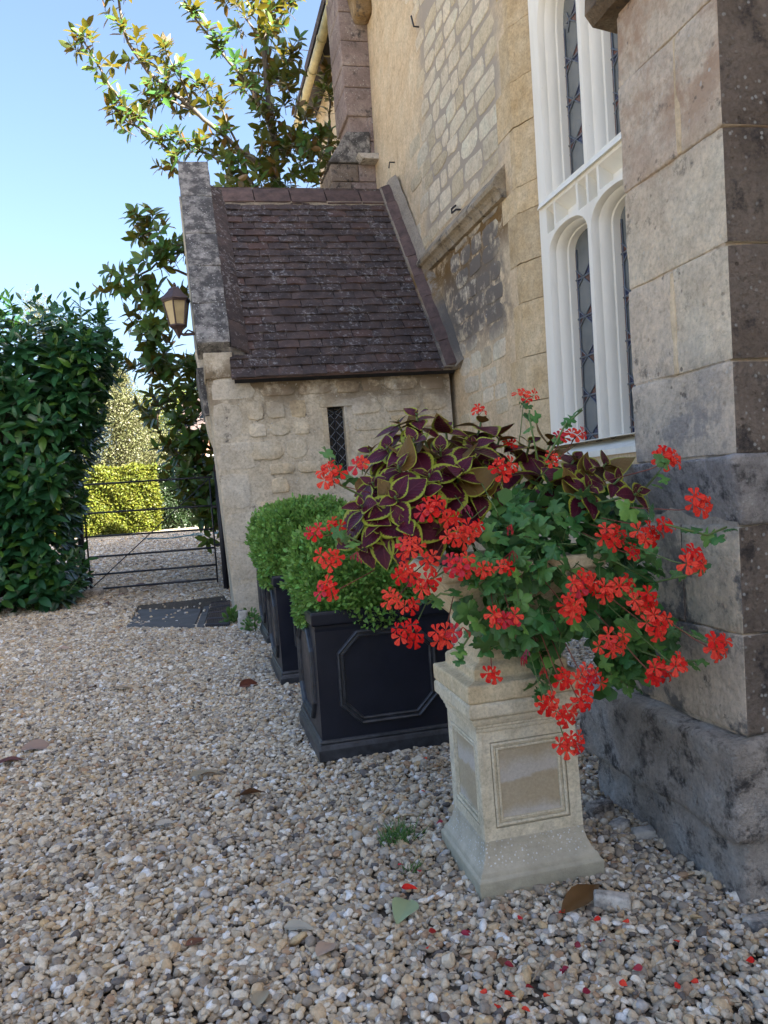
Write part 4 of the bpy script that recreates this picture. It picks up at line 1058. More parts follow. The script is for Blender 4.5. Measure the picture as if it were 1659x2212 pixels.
HEADS = [(785, 95, 45, 2.2), (620, 150, 26, 2.5), (85, 380, 52, 2.02), (190, 345, 32, 2.15), (25, 590, 30, 2.05), (100, 562, 26, 2.1), (75, 685, 44, 2.0), (70, 792, 42, 2.0), (710, 355, 48, 1.98), (885, 325, 28, 2.05), (915, 245, 32, 2.12), (968, 235, 30, 2.1),
         (725, 265, 22, 2.3), (1300, 315, 54, 1.7), (1412, 482, 54, 1.62), (1385, 685, 60, 1.6), (1225, 590, 60, 1.75), (1290, 565, 26, 1.7), (1095, 605, 62, 1.80), (450, 505, 55, 1.95), (520, 538, 24, 1.93), (368, 640, 50, 1.93), (540, 605, 52, 1.88), (598, 570, 40, 1.88),
         (555, 708, 58, 1.86), (440, 685, 32, 1.90), (352, 735, 44, 1.92), (428, 768, 46, 1.88), (300, 825, 40, 1.93), (368, 855, 28, 1.92), (365, 950, 58, 1.88), (492, 955, 48, 1.86), (640, 722, 26, 1.85), (714, 710, 24, 1.84), (680, 897, 36, 1.83), (740, 897, 20, 1.83),
         (1000, 770, 58, 1.78), (960, 855, 58, 1.78), (1078, 800, 34, 1.77), (1140, 778, 36, 1.77), (1215, 838, 62, 1.72), (1262, 918, 66, 1.70), (1100, 988, 68, 1.76), (1482, 998, 58, 1.58), (1262, 1090, 56, 1.70), (1335, 1062, 34, 1.66), (1015, 1110, 62, 1.80), (915, 1112, 34, 1.82),
         (862, 1200, 36, 1.82), (990, 1195, 44, 1.80), (925, 1245, 46, 1.80), (945, 1348, 58, 1.80), (668, 1098, 22, 1.86), (1172, 660, 20, 1.78)]
for hi, (cx_, cy_, rr, yy) in enumerate(HEADS):
    px, py = C6(cx_, cy_); c = P(px, py, 'y', yy); R = rr*.6*(yy+.2)/F
    out = unit(unit(c-UC)*.5+np.array((-.1, -1.0, .35)))
    base = c-out*R*.6-np.array((0, 0, R*.25))
    sm_ = MB(); nf = max(3, min(8, int(round((rr/24)**1.5*1.6)+1))); items = []
    for i in range(nf):
        t = i*2.4+hi; s_ = math.sqrt((i+.4)/nf)
        e1 = unit(np.cross(out, (0, 0, 1))); e2 = np.cross(e1, out)
        off = (e1*math.cos(t)+e2*math.sin(t)*.72)*s_*R*.80
        p = c+off+out*random.uniform(-.2, .3)*R
        sm_.tube([base, base*.5+p*.5+out*R*.15, p-out*.003], .0010, 4)
        d = unit(out*.75+off/R*.75+rdir()*.22); items.append((p, d))
    for _ in range(3):
        p = base+(rdir()*.7+out*.3)*R*.5; sm_.tube([base, p], .0009, 4).tube([p, p+np.array((0, 0, -.008))], .0022, 5, .001)
    root_ = np.array(base)-np.array((0, 0, .02))
    tgt = UC+np.array((np.clip((c-UC)[0]*.35, -.2, .2), -.05, .02)); md_ = base*.6+tgt*.4+np.array((0, 0, .05 if cy_ < 700 else .02))
    sm_.tube([base, base*.8+md_*.2+np.array((0, 0, -.004)), md_], .0016, 4)
    hd = sm_.build('flower_head', 'stemr' if hi % 3 else 'stemg', ger, smooth=True)
    for p, d in items:
        s_ = random.uniform(1.0, 1.38)*(1 if rr > 30 else .9)
        up = unit(np.array((random.gauss(0, .35), 0, 1))); a = unit(np.cross(up, d))
        place('floret', flo, hd, frame(p, a, d, s_, s_, s_*random.uniform(.6, 1.9)))
for (cx_, cy_) in ((790, 1010), (850, 1075), (770, 1040), (180, 660), (735, 560), (740, 655), (575, 490), (560, 930)):   # spent heads and buds
    px, py = C6(cx_, cy_); c = P(px, py, 'y', 1.86 if cx_ > 300 else 2.0); b = MB()
    for i in range(6):
        e = c+np.array((random.gauss(0, .009), random.gauss(0, .006), -random.uniform(.006, .022))); b.tube([c, e], .0009, 4).tube([e, e+np.array((0, 0, -.009))], .0026, 5, .0008)
    b.build('seed_head', 'crimson', ger)
for i in range(40):
    x = rng.uniform(1000, 1430); y = rng.uniform(1080, 1450)
    if inpoly(x, y, ger_poly):
        a = P(x, y, 'y', depth_front(x, y)+.03); stems.tube([a, a+rdir()*.05, a+rdir()*.06+np.array((0, .06, .04))], .0016, 4)
stems.build('stalks', 'stemg', ger, smooth=True, kind='stuff')

# --- coleus: rosettes of paired leaves
clv = [leaf_mesh('leaf', 8, .345, .26, .10, .80, .05, .014, s) for s in range(1, 6)]
for me in clv: me.materials.append(M['coleus'])
def coleus(name, label, cen, ros, seed):
    r = random.Random(seed); t = thing(name, tuple(cen), label, 'plant'); st = MB(); n_ = 0
    for (cx_, cy_, y, size) in ros:
        px, py = C6(cx_, cy_); p = P(px, py, 'y', y)
        ax = unit(unit(p-cen)*.9+np.array((0, -.35, .55)))
        ph = r.uniform(0, 3); st.tube([cen+np.array((r.gauss(0, .03), r.gauss(0, .03), -.03)), cen*.5+p*.5+np.array((0, 0, .03)), p-ax*.01, p+ax*.012], .0045, 6, .003)
        for tier, (L, el, back) in enumerate(((.022, 1.0, -.008), (.058, .75, .0), (.092, .30, .014), (.112, -.02, .035))):
            if tier == 3 and size < .8: continue
            e1 = unit(np.cross(ax, (r.gauss(0, .3), 1, .2))); e2 = np.cross(ax, e1)
            for k in range(2 if tier < 2 else 3 if tier == 2 else 3):
                a = ph+tier*1.57+k*(math.pi if tier < 2 else 2.1)+r.gauss(0, .22)
                rad = e1*math.cos(a)+e2*math.sin(a)
                al = unit(rad*math.cos(el)+ax*math.sin(el)+np.array((0, 0, -.12*tier))); nn = unit(ax*math.cos(el)-rad*math.sin(el)+rdir()*.32)
                if tier > 1 and r.random() < .14: nn = -nn; al = unit(al+np.array((0, -.2, .5)))
                LL = L*size*r.uniform(.76, 1.18)
                place('leaf', clv[r.randrange(5)], t, frame(p-ax*back, al, nn, LL, LL*r.uniform(1.0, 1.3), LL)); n_ += 1
    st.build('stems', 'stemg', t, smooth=True); return t
cR = [(395, 172, 2.25, .85), (500, 215, 2.3, .9), (625, 195, 2.32, 1.), (330, 200, 2.3, .9), (385, 265, 2.12, 1.05), (480, 300, 2.15, 1.), (290, 290, 2.2, .9), (600, 280, 2.15, 1.05), (330, 360, 2.08, 1.), (440, 390, 2.05, 1.05), (545, 380, 2.08, 1.), (640, 360, 2.15, .95), (240, 420, 2.1, 1.), (320, 470, 2.0, 1.05),
      (200, 500, 2.05, 1.), (420, 450, 2.03, .9), (255, 560, 2.02, 1.), (345, 555, 1.98, 1.1), (620, 440, 2.1, 1.), (560, 330, 2.25, .9), (690, 260, 2.3, .9), (230, 300, 2.3, .8), (180, 590, 2.1, .8), (450, 560, 2.02, .8)]
coleus('coleus', 'burgundy coleus with lime edged leaves filling the left side of the urn', UC+np.array((-.10, .06, .04)), cR, 3)
cR2 = [(800, 270, 2.3, 1.), (880, 260, 2.3, .9), (960, 330, 2.15, 1.05), (1010, 380, 2.1, 1.), (1070, 350, 2.2, 1.), (930, 410, 2.1, 1.), (860, 380, 2.2, 1.), (1010, 430, 2.0, .9), (760, 330, 2.3, .9), (1190, 445, 1.85, .6), (1115, 405, 2.0, .65)]
coleus('coleus', 'smaller burgundy coleus rising behind the geranium on the right side of the urn', UC+np.array((.09, .10, .02)), cR2, 9)
# ================================================================== GATE
GA, GB = np.array((-1.47, 11.25, 0)), np.array((.36, 10.24, 0)); gd_ = unit(GB-GA); gn = np.array((gd_[1], -gd_[0], 0))
def G(px, py, off=0): return PP(px, py, GA, gn)+gn*off
gate = thing('iron_gate', tuple((GA+GB)/2+np.array((0, 0, .06))), 'thin black iron estate gate of six bars with diagonal brace', 'gate')
C3 = lambda x, y: (x*.375, 564+.375*y)
for a, b, r in (((470, 1290), (1222, 1243), .013), ((478, 1456), (1224, 1408), .013), ((486, 1591), (1232, 1542), .013), ((508, 1708), (1240, 1650), .014), ((518, 1810), (1248, 1748), .014), ((526, 1892), (1252, 1830), .014)):
    MB().tube([G(*C3(*a)), G(*C3(*b))], r, 6).build('rail', 'iron', gate, smooth=True)
MB().tube([G(*C3(474, 1300)), G(*C3(528, 1925))], .013, 6).build('stile', 'iron', gate, smooth=True)
MB().tube([G(*C3(1205, 1243)), G(*C3(1254, 1850))], .011, 6).build('stile', 'iron', gate, smooth=True)
MB().tube([G(*C3(530, 1885), .012), G(*C3(1200, 1258), .012)], .007, 6).build('brace', 'iron', gate, smooth=True)
lt_ = G(*C3(512, 1842)); MB().box(tuple(lt_-np.array((.06, .02, .04))), tuple(lt_+np.array((.05, .02, .04)))).tube([lt_+np.array((-.04, -.02, .03)), lt_+np.array((-.04, -.02, .10))], .012, 6).build('latch', 'iron', gate, bevel=.006)
def post(top, bot, r, label, ball):
    a, b = G(*C3(*top)), G(*C3(*bot)); t = thing('gate_post', tuple(b), label, 'gate post')
    MB().tube([b-np.array((0, 0, .1)), a], r, 8).build('shaft', 'iron', t, smooth=True)
    if ball:
        MB().tube([a-np.array((0, 0, .01)), a+np.array((0, 0, .02)), a+np.array((0, 0, .05)), a+np.array((0, 0, .075))], .045, 10, .02).build('ball_finial', 'rust_iron', t, smooth=True)
        for f in (.30, .62):
            q = a*(1-f)+b*f; MB().tube([q, q-gd_*.10], .018, 6).build('hinge', 'iron', t)
post((1246, 1205), (1306, 1893), .036, 'slim black iron gate post with round finial beside the porch corner', True)
post((440, 1230), (487, 1945), .045, 'dark iron gate post half buried in the laurel hedge', False)

# ================================================================== LAUREL HEDGE
lau = thing('laurel_hedge', (-2.3, 10.4, gz(10.4)), 'tall dark green cherry laurel hedge with big glossy leaves left of the gate', 'hedge')
def lau_surface(k):
    """points and outward normals on the sides and top of the bush"""
    out = []; nrm = []
    while len(out) < k:
        u = rng.random(); zf = rng.random()**.9; zz = .10+3.24*zf
        xr = -1.64+.62*sm(zz, .6, 3.2)+.05*math.sin(zz*4)+.20*math.exp(-((zz-2.75)/.42)**2)             # right hand edge leans out with height
        dpt = 9.62+.32*(1-sm(zz, 0, 2.6))
        if u < .54:
            x = xr+.0-rng.random()**1.15*3.2; p = (x, dpt+.12*math.sin(x*3+zz*2), zz); n_ = (.1, -1, .15)
        elif u < .80:
            p = (xr-.02+.05*math.sin(zz*7), dpt+.05+rng.random()*1.2, zz); n_ = (1, -.25, .15)
        else:
            x = -1.1-rng.random()*3.0; p = (x, 9.75+rng.random()*1.2, 3.20+.05*math.sin(x*4)+.14*sm(-x, 1., 1.8)); n_ = (.05, -.25, 1)
        out.append(p); nrm.append(unit(n_))
    return np.array(out), np.array(nrm)
lmesh = []
for s_ in range(5):
    me = leaf_mesh('leaf', 5, .21, .16, .10, .78, .03, .006, s_); me.materials.append(M['laurel']); lmesh.append(me)
sp_, sn = lau_surface(800); bigs = 0; lp, la, ln_, ll = [], [], [], []; tw = MB()
for i, (p, n_) in enumerate(zip(sp_, sn)):
    ax = unit(n_*.8+np.array((0, 0, .75))+rdir()*.35); top = p[2] > 3.15
    if top: ax = unit(ax+np.array((0, 0, .7)))
    Ls = random.uniform(.22, .36); tip = p+ax*Ls*(.9 if not top else 1.2)
    if i % 4 == 0: tw.tube([p-n_*.15, p, tip], .006, 4, .003)
    e1 = unit(np.cross(ax, (.3, 1, .1))); e2 = np.cross(ax, e1); m_ = random.choice((6, 7, 8))
    for k in range(m_):
        f = k/(m_-1); a = k*2.4+i; rad = e1*math.cos(a)+e2*math.sin(a); el = .15+.85*f**2
        al = unit(rad*math.cos(el)+ax*math.sin(el)+np.array((0, 0, -.38*(1-f)))); nn = unit(ax*math.cos(el)-rad*math.sin(el)+rdir()*.2+np.array((0, -.15, .2)))
        L = random.uniform(.165, .255)*(1-.35*f*f); q = p*(1-f)+tip*f
        lp.append(q); la.append(al); ln_.append(nn); ll.append(L)
lp, la, ln_, ll = map(np.array, (lp, la, ln_, ll))
vis = np.array([(p[1] < 10.0 and p[0] > -2.05) or (p[0] > -1.3 and p[1] < 10.4) for p in lp]); score = np.where(vis, ll*(1+rng.random(len(ll))*.6), -1); order = np.argsort(-score); bigi = order[:290]; rest = order[290:]
for i in bigi: place('leaf', random.choice(lmesh), lau, frame(lp[i], la[i], ln_[i], ll[i], ll[i]*random.uniform(.9, 1.2), ll[i]))
cloud('foliage', lp[rest], la[rest], ln_[rest], ll[rest], ll[rest]*.40, 'laurel', lau)
fp, fn = lau_surface(5200); fp = fp-fn*(.24+.36*rng.random((5200, 1)))
cloud('inner_foliage', fp, rdir(5200)+fn*.3+np.array((0, 0, -.3)), fn+rdir(5200)*.6, rng.uniform(.14, .21, 5200), rng.uniform(.055, .085, 5200), 'laurel', lau)
tw.build('twigs', 'stemg', lau, kind='stuff')
rough_box('inner_growth', (-4.6, 10.35, .25), (-2.0, 11.0, 2.9), 'soil', lau, .12, 2, 5, .1, 1, lambda c: Vector((c.x+(.05+.5*sm(c.z, .6, 3.) if c.x > -2.5 else 0), c.y+.1, c.z)))
for (x, y) in ((-1.9, 10.4), (-2.6, 10.5), (-3.2, 10.45)): MB().tube([(x, y, 0), (x+.05, y, .5)], .035, 6).build('stem', 'bark', lau)

# stones of the low dry wall under the hedge
dw = thing('dry_stone_wall', (-1.7, 10.9, gz(10.9)), 'low dry stone wall end in shade beneath the laurel hedge', 'wall')
for k, (x0, x1, z0, z1) in enumerate(((-2.2, -1.50, .27, .40), (-2.15, -1.85, .17, .27), (-1.84, -1.47, .18, .27), (-2.3, -1.60, .0, .165), (-1.45, -1.22, .03, .13))):
    rough_box('stone', (x0, 10.78-.03*(k % 2), z0+.04), (x1, 11.1, z1+.04), 'plinth', dw, .018, 5, 3, .02, k)

# ================================================================== MAGNOLIA
mag = thing('magnolia_tree', (1.5, 12.4, gz(12.4)), 'tall evergreen magnolia with bronze backed leaves behind the porch', 'tree')
MY = 12.3
def mp_(px, py, y=MY): return P(px, py, 'y', y)
limbs = [
 (.085, [(640, 800, 12.5), (618, 600, 12.5), (600, 415, 12.4), (590, 300, 12.4), (577, 200, 12.4), (572, 100, 12.4), (568, -60, 12.4)]),
 (.04, [(600, 390, 12.4), (515, 320, 12.2), (415, 235, 12.1), (320, 155, 12.0), (275, 90, 12.0), (255, 0, 12.0), (245, -40, 12)]),
 (.028, [(440, 400, 12.1), (385, 350, 12.0), (330, 290, 11.9), (250, 205, 11.8), (195, 110, 11.8), (163, 70, 11.8)]),
 (.03, [(590, 290, 12.4), (550, 200, 12.3), (475, 112, 12.2), (435, 55, 12.2), (388, -10, 12.1)]),
 (.03, [(640, 700, 12.6), (690, 480, 12.8), (712, 330, 13.0), (712, 225, 13.1), (700, 155, 13.1)]),
 (.03, [(610, 480, 12.3), (530, 375, 12.1), (450, 335, 12.0), (395, 305, 12.0)]),
 (.022, [(575, 200, 12.4), (625, 130, 12.5), (650, 105, 12.5)]),
 (.022, [(572, 90, 12.4), (530, 40, 12.3), (505, -20, 12.3)]),
 (.022, [(570, 60, 12.4), (615, 30, 12.5), (640, -15, 12.5)]),
 (.02, [(415, 235, 12.1), (360, 215, 12.0), (330, 190, 12.0)]), (.02, [(415, 235, 12.1), (385, 160, 12.0), (357, 110, 12)]),
 (.02, [(330, 290, 11.9), (275, 265, 11.8), (252, 235, 11.8)]), (.02, [(515, 320, 12.2), (480, 235, 12.2), (430, 175, 12.1)]),
 (.02, [(595, 330, 12.4), (640, 300, 12.5), (665, 250, 12.6)]),
 # skirts hanging round the porch front
 (.03, [(560, 700, 12.0), (440, 560, 11.3), (380, 540, 11.0), (320, 500, 10.9), (290, 515, 10.9)]),
 (.02, [(420, 600, 11.2), (340, 570, 10.9), (275, 610, 10.8), (262, 630, 10.8)]), (.02, [(400, 640, 11.1), (335, 660, 10.9), (320, 720, 10.8), (318, 760, 10.8)]),
 (.035, [(600, 1000, 12.2), (455, 900, 11.2), (395, 850, 10.9), (335, 800, 10.8), (310, 780, 10.8)]),
 (.03, [(560, 1050, 12.0), (445, 960, 11.0), (375, 910, 10.8), (325, 850, 10.7)]), (.03, [(560, 1100, 12.0), (455, 1040, 11.0), (400, 990, 10.8), (365, 960, 10.8)]),
 (.03, [(560, 900, 12.0), (445, 850, 11.1), (420, 800, 11.0), (400, 775, 11.0)]), (.03, [(540, 1120, 12.0), (460, 1090, 11.0), (430, 1070, 10.9), (400, 1050, 10.9)]), (.02, [(520, 1100, 11.8), (468, 1110, 11.1), (455, 1125, 11.0)]),
]
tip_p, tip_a = [], []
for r0, pl_ in limbs:
    pts = [mp_(*p) for p in pl_]
    # smooth and roughen
    cu = []
    for i in range(len(pts)-1):
        for f in np.linspace(0, 1, 5)[:-1]: cu.append(pts[i]*(1-f)+pts[i+1]*f+rdir()*.015)
    cu.append(pts[-1]); MB().tube(cu, r0, 7, r0*.35).build('trunk' if r0 > .08 else 'branch', 'bark', mag, smooth=True)
    L = len(cu); st = 0 if r0 < .08 else 4
    for i in range(st, L):
        f = i/(L-1)
        if f < .18 and pl_[0][1] < 450: continue
        d = unit(cu[min(i+1, L-1)]-cu[max(i-1, 0)])
        for _ in range((1 if i % 2 else 2) if pl_[0][1] < 450 else 2):
            if i == L-1: tip_p.append(cu[i]); tip_a.append(d); break
            sd2 = unit(rdir()+np.array((-.1, -.3, .35))); off = random.uniform(.08, .34)*(1.0 if pl_[0][1] < 450 else 1.15)
            q = cu[i]+sd2*off; MB_ = None
            tip_p.append(q); tip_a.append(unit(sd2+d*.8+np.array((0, 0, .35))))
# thick middle of the crown over the porch ridge
for _ in range(92):
    x, y = rng.uniform(480, 715), rng.uniform(270, 430); 
    if x < 560 and y < 330: continue
    tip_p.append(mp_(x, y, rng.uniform(11.8, 12.9))); tip_a.append(unit(rdir()*.8+np.array((0, -.4, .4))))
for _ in range(34):
    tip_p.append(mp_(rng.uniform(535, 650), rng.uniform(-20, 260), rng.uniform(12.0, 12.8))); tip_a.append(unit(rdir()*.8+np.array((0, -.2, .6))))
for _ in range(42):
    x, y = rng.uniform(300, 470), rng.uniform(760, 1130)
    if x < 300+.45*max(0, y-880): continue
    tip_p.append(mp_(x, y, rng.uniform(10.7, 11.2))); tip_a.append(unit(rdir()*.7+np.array((-.4, -.5, .2))))
tw = MB(); lp, la, ln_, ll = [], [], [], []
for p, a in zip(tip_p, tip_a):
    tw.tube([p-a*.16-np.array((0, 0, .05)), p-a*.05, p+a*.02], .006, 4, .004)
    e1 = unit(np.cross(a, (.2, .3, 1))); e2 = np.cross(a, e1); m_ = random.randint(6, 10); ph = random.uniform(0, 6)
    for k in range(m_):
        t = ph+k*2.4; rad = e1*math.cos(t)+e2*math.sin(t); f = k/m_; el = .05+1.0*f+random.gauss(0, .15)
        al = unit(rad*math.cos(el)+a*math.sin(el)+np.array((0, 0, -.12))); nn = unit(a*math.cos(el)-rad*math.sin(el)+rdir()*.2+(np.array((-.15, -.65, .45)) if p[2] < 5.6 else np.array((0, -.2, .2))))
        lp.append(p-a*.10*(1-f)); la.append(al); ln_.append(nn); ll.append(random.uniform(.14, .225))
lp, la, ln_, ll = map(np.array, (lp, la, ln_, ll))
mmesh = []
for s_ in range(5):
    me = leaf_mesh('leaf', 5, .23, .10, .14, .80, .02, .006, s_+10); me.materials.append(M['magnolia']); mmesh.append(me)
order = np.argsort(-(ll*(1+rng.random(len(ll))*.5)/np.maximum(lp[:, 1]-9.8, .5)**.3)); bigi = order[:290]; rest = order[290:]
for i in bigi: place('leaf', random.choice(mmesh), mag, frame(lp[i], la[i], ln_[i], ll[i], ll[i]*random.uniform(.9, 1.2), ll[i]))
cloud('foliage', lp[rest], la[rest], ln_[rest], ll[rest], ll[rest]*.44, 'magnolia', mag)
tw.build('twigs', 'bark', mag, kind='stuff')
# one open cream blossom and a lit young whorl
bc = mp_(358, 100, 11.95); bl = MB()
for k in range(7):
    t = k*.9; d = unit((math.cos(t), math.sin(t), 1.1)); e = unit(np.cross(d, (0, 0, 1)))
    bl.add([bc, bc+d*.10+e*.045, bc+d*.19, bc+d*.10-e*.045], [(0, 1, 2), (0, 2, 3)])
bl.build('blossom', leaf_mat('cream_petal', (.75, .62, .48), (.75, .6, .45), (.7, .5, .35), .5, .05, .3), mag)

# ================================================================== BEYOND THE GATE
def hedge(name, label, x0, x1, y0, y1, z0, z1, mat, k, ls):
    t = thing(name, ((x0+x1)/2, (y0+y1)/2, z0), label, 'hedge', None)
    u = rng.random(k); p = np.zeros((k, 3)); n_ = np.zeros((k, 3))
    f1 = u < .62; f2 = (u >= .62) & (u < .82); f3 = u >= .82
    p[:, 0] = rng.uniform(x0, x1, k); p[:, 1] = rng.uniform(y0, y1, k); p[:, 2] = rng.uniform(z0, z1, k)
    p[f1, 1] = y0; n_[f1] = (0, -1, .2); p[f2, 2] = z1; n_[f2] = (0, -.2, 1)
    e = rng.random(f3.sum()) < .5; p[np.where(f3)[0], 0] = np.where(e, x0, x1); n_[np.where(f3)[0], 0] = np.where(e, -1, 1)
    bulge = .07*np.sin(p[:, 0]*3+1)*np.sin(p[:, 2]*4)+.05*np.sin(p[:, 0]*7+p[:, 2]*5)
    p += n_*(bulge-np.abs(rng.normal(0, .07, k)))[:, None]+rdir(k)*.03
    cloud('foliage', p, rdir(k)+n_*.6, n_*1.0+rdir(k)*.6, rng.uniform(ls*.7, ls*1.3, k), rng.uniform(ls*.4, ls*.7, k), mat, t, 'quad')
    rough_box('inner_growth', (x0+.12, y0+.14, z0-.1), (x1-.12, y1-.12, z1-.14), mat, t, .08, 2, 4, .1, 1)
    return t
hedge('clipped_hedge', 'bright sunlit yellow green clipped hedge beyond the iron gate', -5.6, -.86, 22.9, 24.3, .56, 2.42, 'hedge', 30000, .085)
hedge('clipped_hedge', 'clipped hedge with shade painted into its dark leaves, adjoining the bright one, right behind the gate', -.84, 1.9, 23.2, 24.6, .56, 2.36, 'shade_leaf', 15000, .085)
def crown_tree(name, label, base, h, r, mat, k, ls, shape, tr=.12, wisp=.0):
    t = thing(name, base, label, 'tree', None); b = np.array(base)
    MB().tube([b-np.array((0, 0, .2)), b+np.array((.1, 0, h*.35)), b+np.array((.0, .1, h*.75))], tr, 7, tr*.3).build('trunk', 'bark', t)
    nb = 70; cen = []; 
    for i in range(nb):
        f = rng.random()**.9; zz = h*(.10+.88*f); rr = r*shape(f)*math.sqrt(rng.random()); a = rng.uniform(0, 6.28)
        cen.append((b[0]+rr*math.cos(a), b[1]+rr*math.sin(a), b[2]+zz, .20*r*(.5+shape(f))))
    cen = np.array(cen); ix = rng.integers(0, nb, k); d = rdir(k); rad = rng.random(k)**.5
    p = cen[ix, :3]+d*(cen[ix, 3]*rad*1.5)[:, None]
    if wisp: p[:, 2] += rng.normal(0, wisp, k)
    cloud('crown', p, rdir(k)+np.array((0, 0, -.3)), d+rdir(k)*.6+np.array((0, 0, .3)), rng.uniform(ls*.7, ls*1.3, k), rng.uniform(ls*.35, ls*.6, k), mat, t, 'quad')
    for i in range(10):
        c = cen[i*3]; s_ = b+np.array((0, 0, (c[2]-b[2])*.7)); MB().tube([s_, c[:3]], tr*.25, 5, tr*.08).build('limb', 'bark', t)
    return t
cone = lambda f: max(.12, (1-f)**.75)*min(1, .55+f*2.2)
rnd = lambda f: math.sqrt(max(0, 1-(2*f-1)**2))
crown_tree('variegated_tree', 'pale cream speckled conical tree in full sun behind the clipped hedge', (-2.15, 27.5, .74), 5.2, 2.1, 'paletree', 42000, .085, cone)
crown_tree('birch_tree', 'wispy pale yellow tree top showing above the laurel hedge', (-5.6, 36, .84), 9.7, 2.2, 'paletree', 9000, .09, lambda f: .3+.6*(1-f), .12, .3)
crown_tree('garden_tree', 'mid green garden tree far behind the pale tree', (-.3, 40, .84), 6.0, 2.8, 'hedge', 14000, .14, rnd, .15)
crown_tree('garden_tree', 'broad shady garden tree behind the magnolia and dark hedge', (1.6, 33, .84), 5.0, 3.0, 'shade_leaf', 16000, .14, rnd, .15)
cot = thing('brick_cottage', (1.7, 29, .8), 'low pinkish brick cottage glimpsed through the magnolia leaves', 'house')
MB().box((.2, 29, .7), (5.5, 33, 3.6)).build('wall', 'clay_brick', cot)
MB().loft([[(x, 28.8, 3.6), (x, 31, 5.4), (x, 33.2, 3.6)] for x in (.0, 5.7)]).build('roof', 'tile', cot)
MB().box((.7, 28.97, 1.9), (1.5, 29.0, 3.0)).build('window', 'white', cot, bevel=.01)
MB().box((.78, 28.955, 1.98), (1.42, 28.967, 2.92)).build('pane', 'dark_glass', cot.children[2])
ho = MB(); pts = []
for i in range(60):
    t = i/59; pts.append((-.5+1.5*math.sin(t*9)*(.5+.5*t)+.4, 19.6+.5*math.cos(t*9)+t*.8, gz(19.8)+.03+.015*math.sin(i)))
ho.tube(pts, .018, 5).build('garden_hose', 'hose', label='blue garden hose lying in loops on the drive beyond the gate', cat='hose', smooth=True)

# ================================================================== SMALL THINGS ON THE GRAVEL
def loose(name, px, py, L, mat, label, z=.03, ax=None, W=.30, curl=.12, cat='leaf', tilt=.25, group=None, up=None):
    p = P(px, py, 'z', z+gz(P(px, py, 'z', 0)[1])); me = leaf_mesh(name, 7, W, curl, .18, .8, .03, .03, int(px)); me.materials.append(M[mat])
    a = unit(ax if ax is not None else (random.gauss(0, 1), random.gauss(0, .6), 0)); nn = unit(np.array((random.gauss(0, tilt), random.gauss(0, tilt)-.15, 1)) if up is None else up)
    mt = frame(p-a*L*.5, a, nn, L, L, L); o = place(name, me, None, mt, label=label, cat=cat, group=group); o.data.materials[0] = M[mat]; return o
FL = [(268, 1485, .13, 'drygrass', 'pinkish tan fallen leaf in the middle of the path, left of the far planters', (1, .1, 0)), (200, 1484, .11, 'brownleaf', 'small dark curled leaf on gravel left of the pinkish tan one', (.5, 1, 0)),
      (82, 1612, .19, 'drygrass', 'long tan leaf near the left edge of the gravel', (1, .15, 0)), (445, 1670, .17, 'drygrass', 'long pinkish tan leaf left of the nearest planter base', (1, .25, 0)),
      (540, 1712, .15, 'brownleaf', 'long dark brown leaf on gravel just below the nearest planter', (1, .35, 0)), (357, 1777, .085, 'greyleaf', 'pale grey dry leaf in the open middle of the gravel', (1, .2, 0)),
      (347, 1834, .075, 'greyleaf', 'small pale dry leaf just below the other pale one', (.8, -.6, 0)), (645, 2002, .10, 'greyleaf', 'curled silvery leaf on gravel in the near foreground', (1, -.3, 0)),
      (425, 2034, .075, 'brownleaf', 'rusty brown leaf in the near left foreground', (1, .4, 0)), (705, 2047, .095, 'drygrass', 'pale buff leaf below the silvery curled leaf', (.8, .8, 0)),
      (540, 1477, .18, 'brownleaf', 'brown leaf lying against the gravel beside the second planter', (1, .5, 0)), (25, 1642, .15, 'brownleaf', 'dark brown leaf at the left edge of the picture', (1, .4, 0)),
      (565, 2152, .09, 'drygrass', 'tan folded leaf near the bottom edge', (.4, .9, 0)), (140, 1400, .14, 'drygrass', 'faded leaf at the shaded far left of the gravel', (1, .1, 0)), (1085, 2075, .05, 'brownleaf', 'little brown leaf in front of the pedestal', (.3, .9, 0))]
for px, py, L, mt, lb, ax in FL: loose('fallen_leaf', px, py, L*.82, mt, lb, ax=ax, z=.032)
loose('fallen_leaf', 1258, 1932, .17, 'brownleaf', 'large glossy brown magnolia leaf leaning on the pedestal base', .05, (1, .42, .22), .17, .16, up=(-.25, -.55, .8))
loose('fallen_leaf', 873, 1962, .105, 'palegreen', 'pale green wilted leaf with ribbed veins left of the pedestal', .035, (-.55, -.8, .1), .36, .2, up=(0, -.35, 1))
loose('fallen_leaf', 884, 1917, .045, 'petal', 'small red and orange leaf above the pale green leaf', .035, (1, -.3, 0), .3)
pet = [(919, 1637), (915, 1709), (1214, 1969), (1124, 1982), (1460, 2032), (1044, 2142), (1106, 2152), (1074, 2172), (1621, 2074), (1346, 2124), (926, 2044), (1464, 2129), (1290, 1985), (905, 1880), (1098, 2145), (1352, 1990), (1136, 2180), (1500, 2120), (1182, 2150), (866, 1867)]
for k, (px, py) in enumerate(pet): loose('fallen_petal', px, py, .019, 'petal', 'single scarlet petal dropped on the gravel round the pedestal', .034, None, .42, .2, 'petal', .6, 'scarlet petals scattered on the gravel')
pet2 = [(1011, 2012), (1217, 2094), (1005, 2015), (1220, 2092), (950, 1775), (1145, 2130), (1268, 2140), (1300, 2030), (1100, 2082), (935, 2010), (845, 1790), (1378, 2090), (1246, 2040)]
for k, (px, py) in enumerate(pet2): loose('withered_petal', px, py, .022, 'crimson', 'shrivelled dark crimson petal among the pebbles near the pedestal', .034, None, .35, .4, 'petal', .8, 'crimson petals scattered on the gravel')
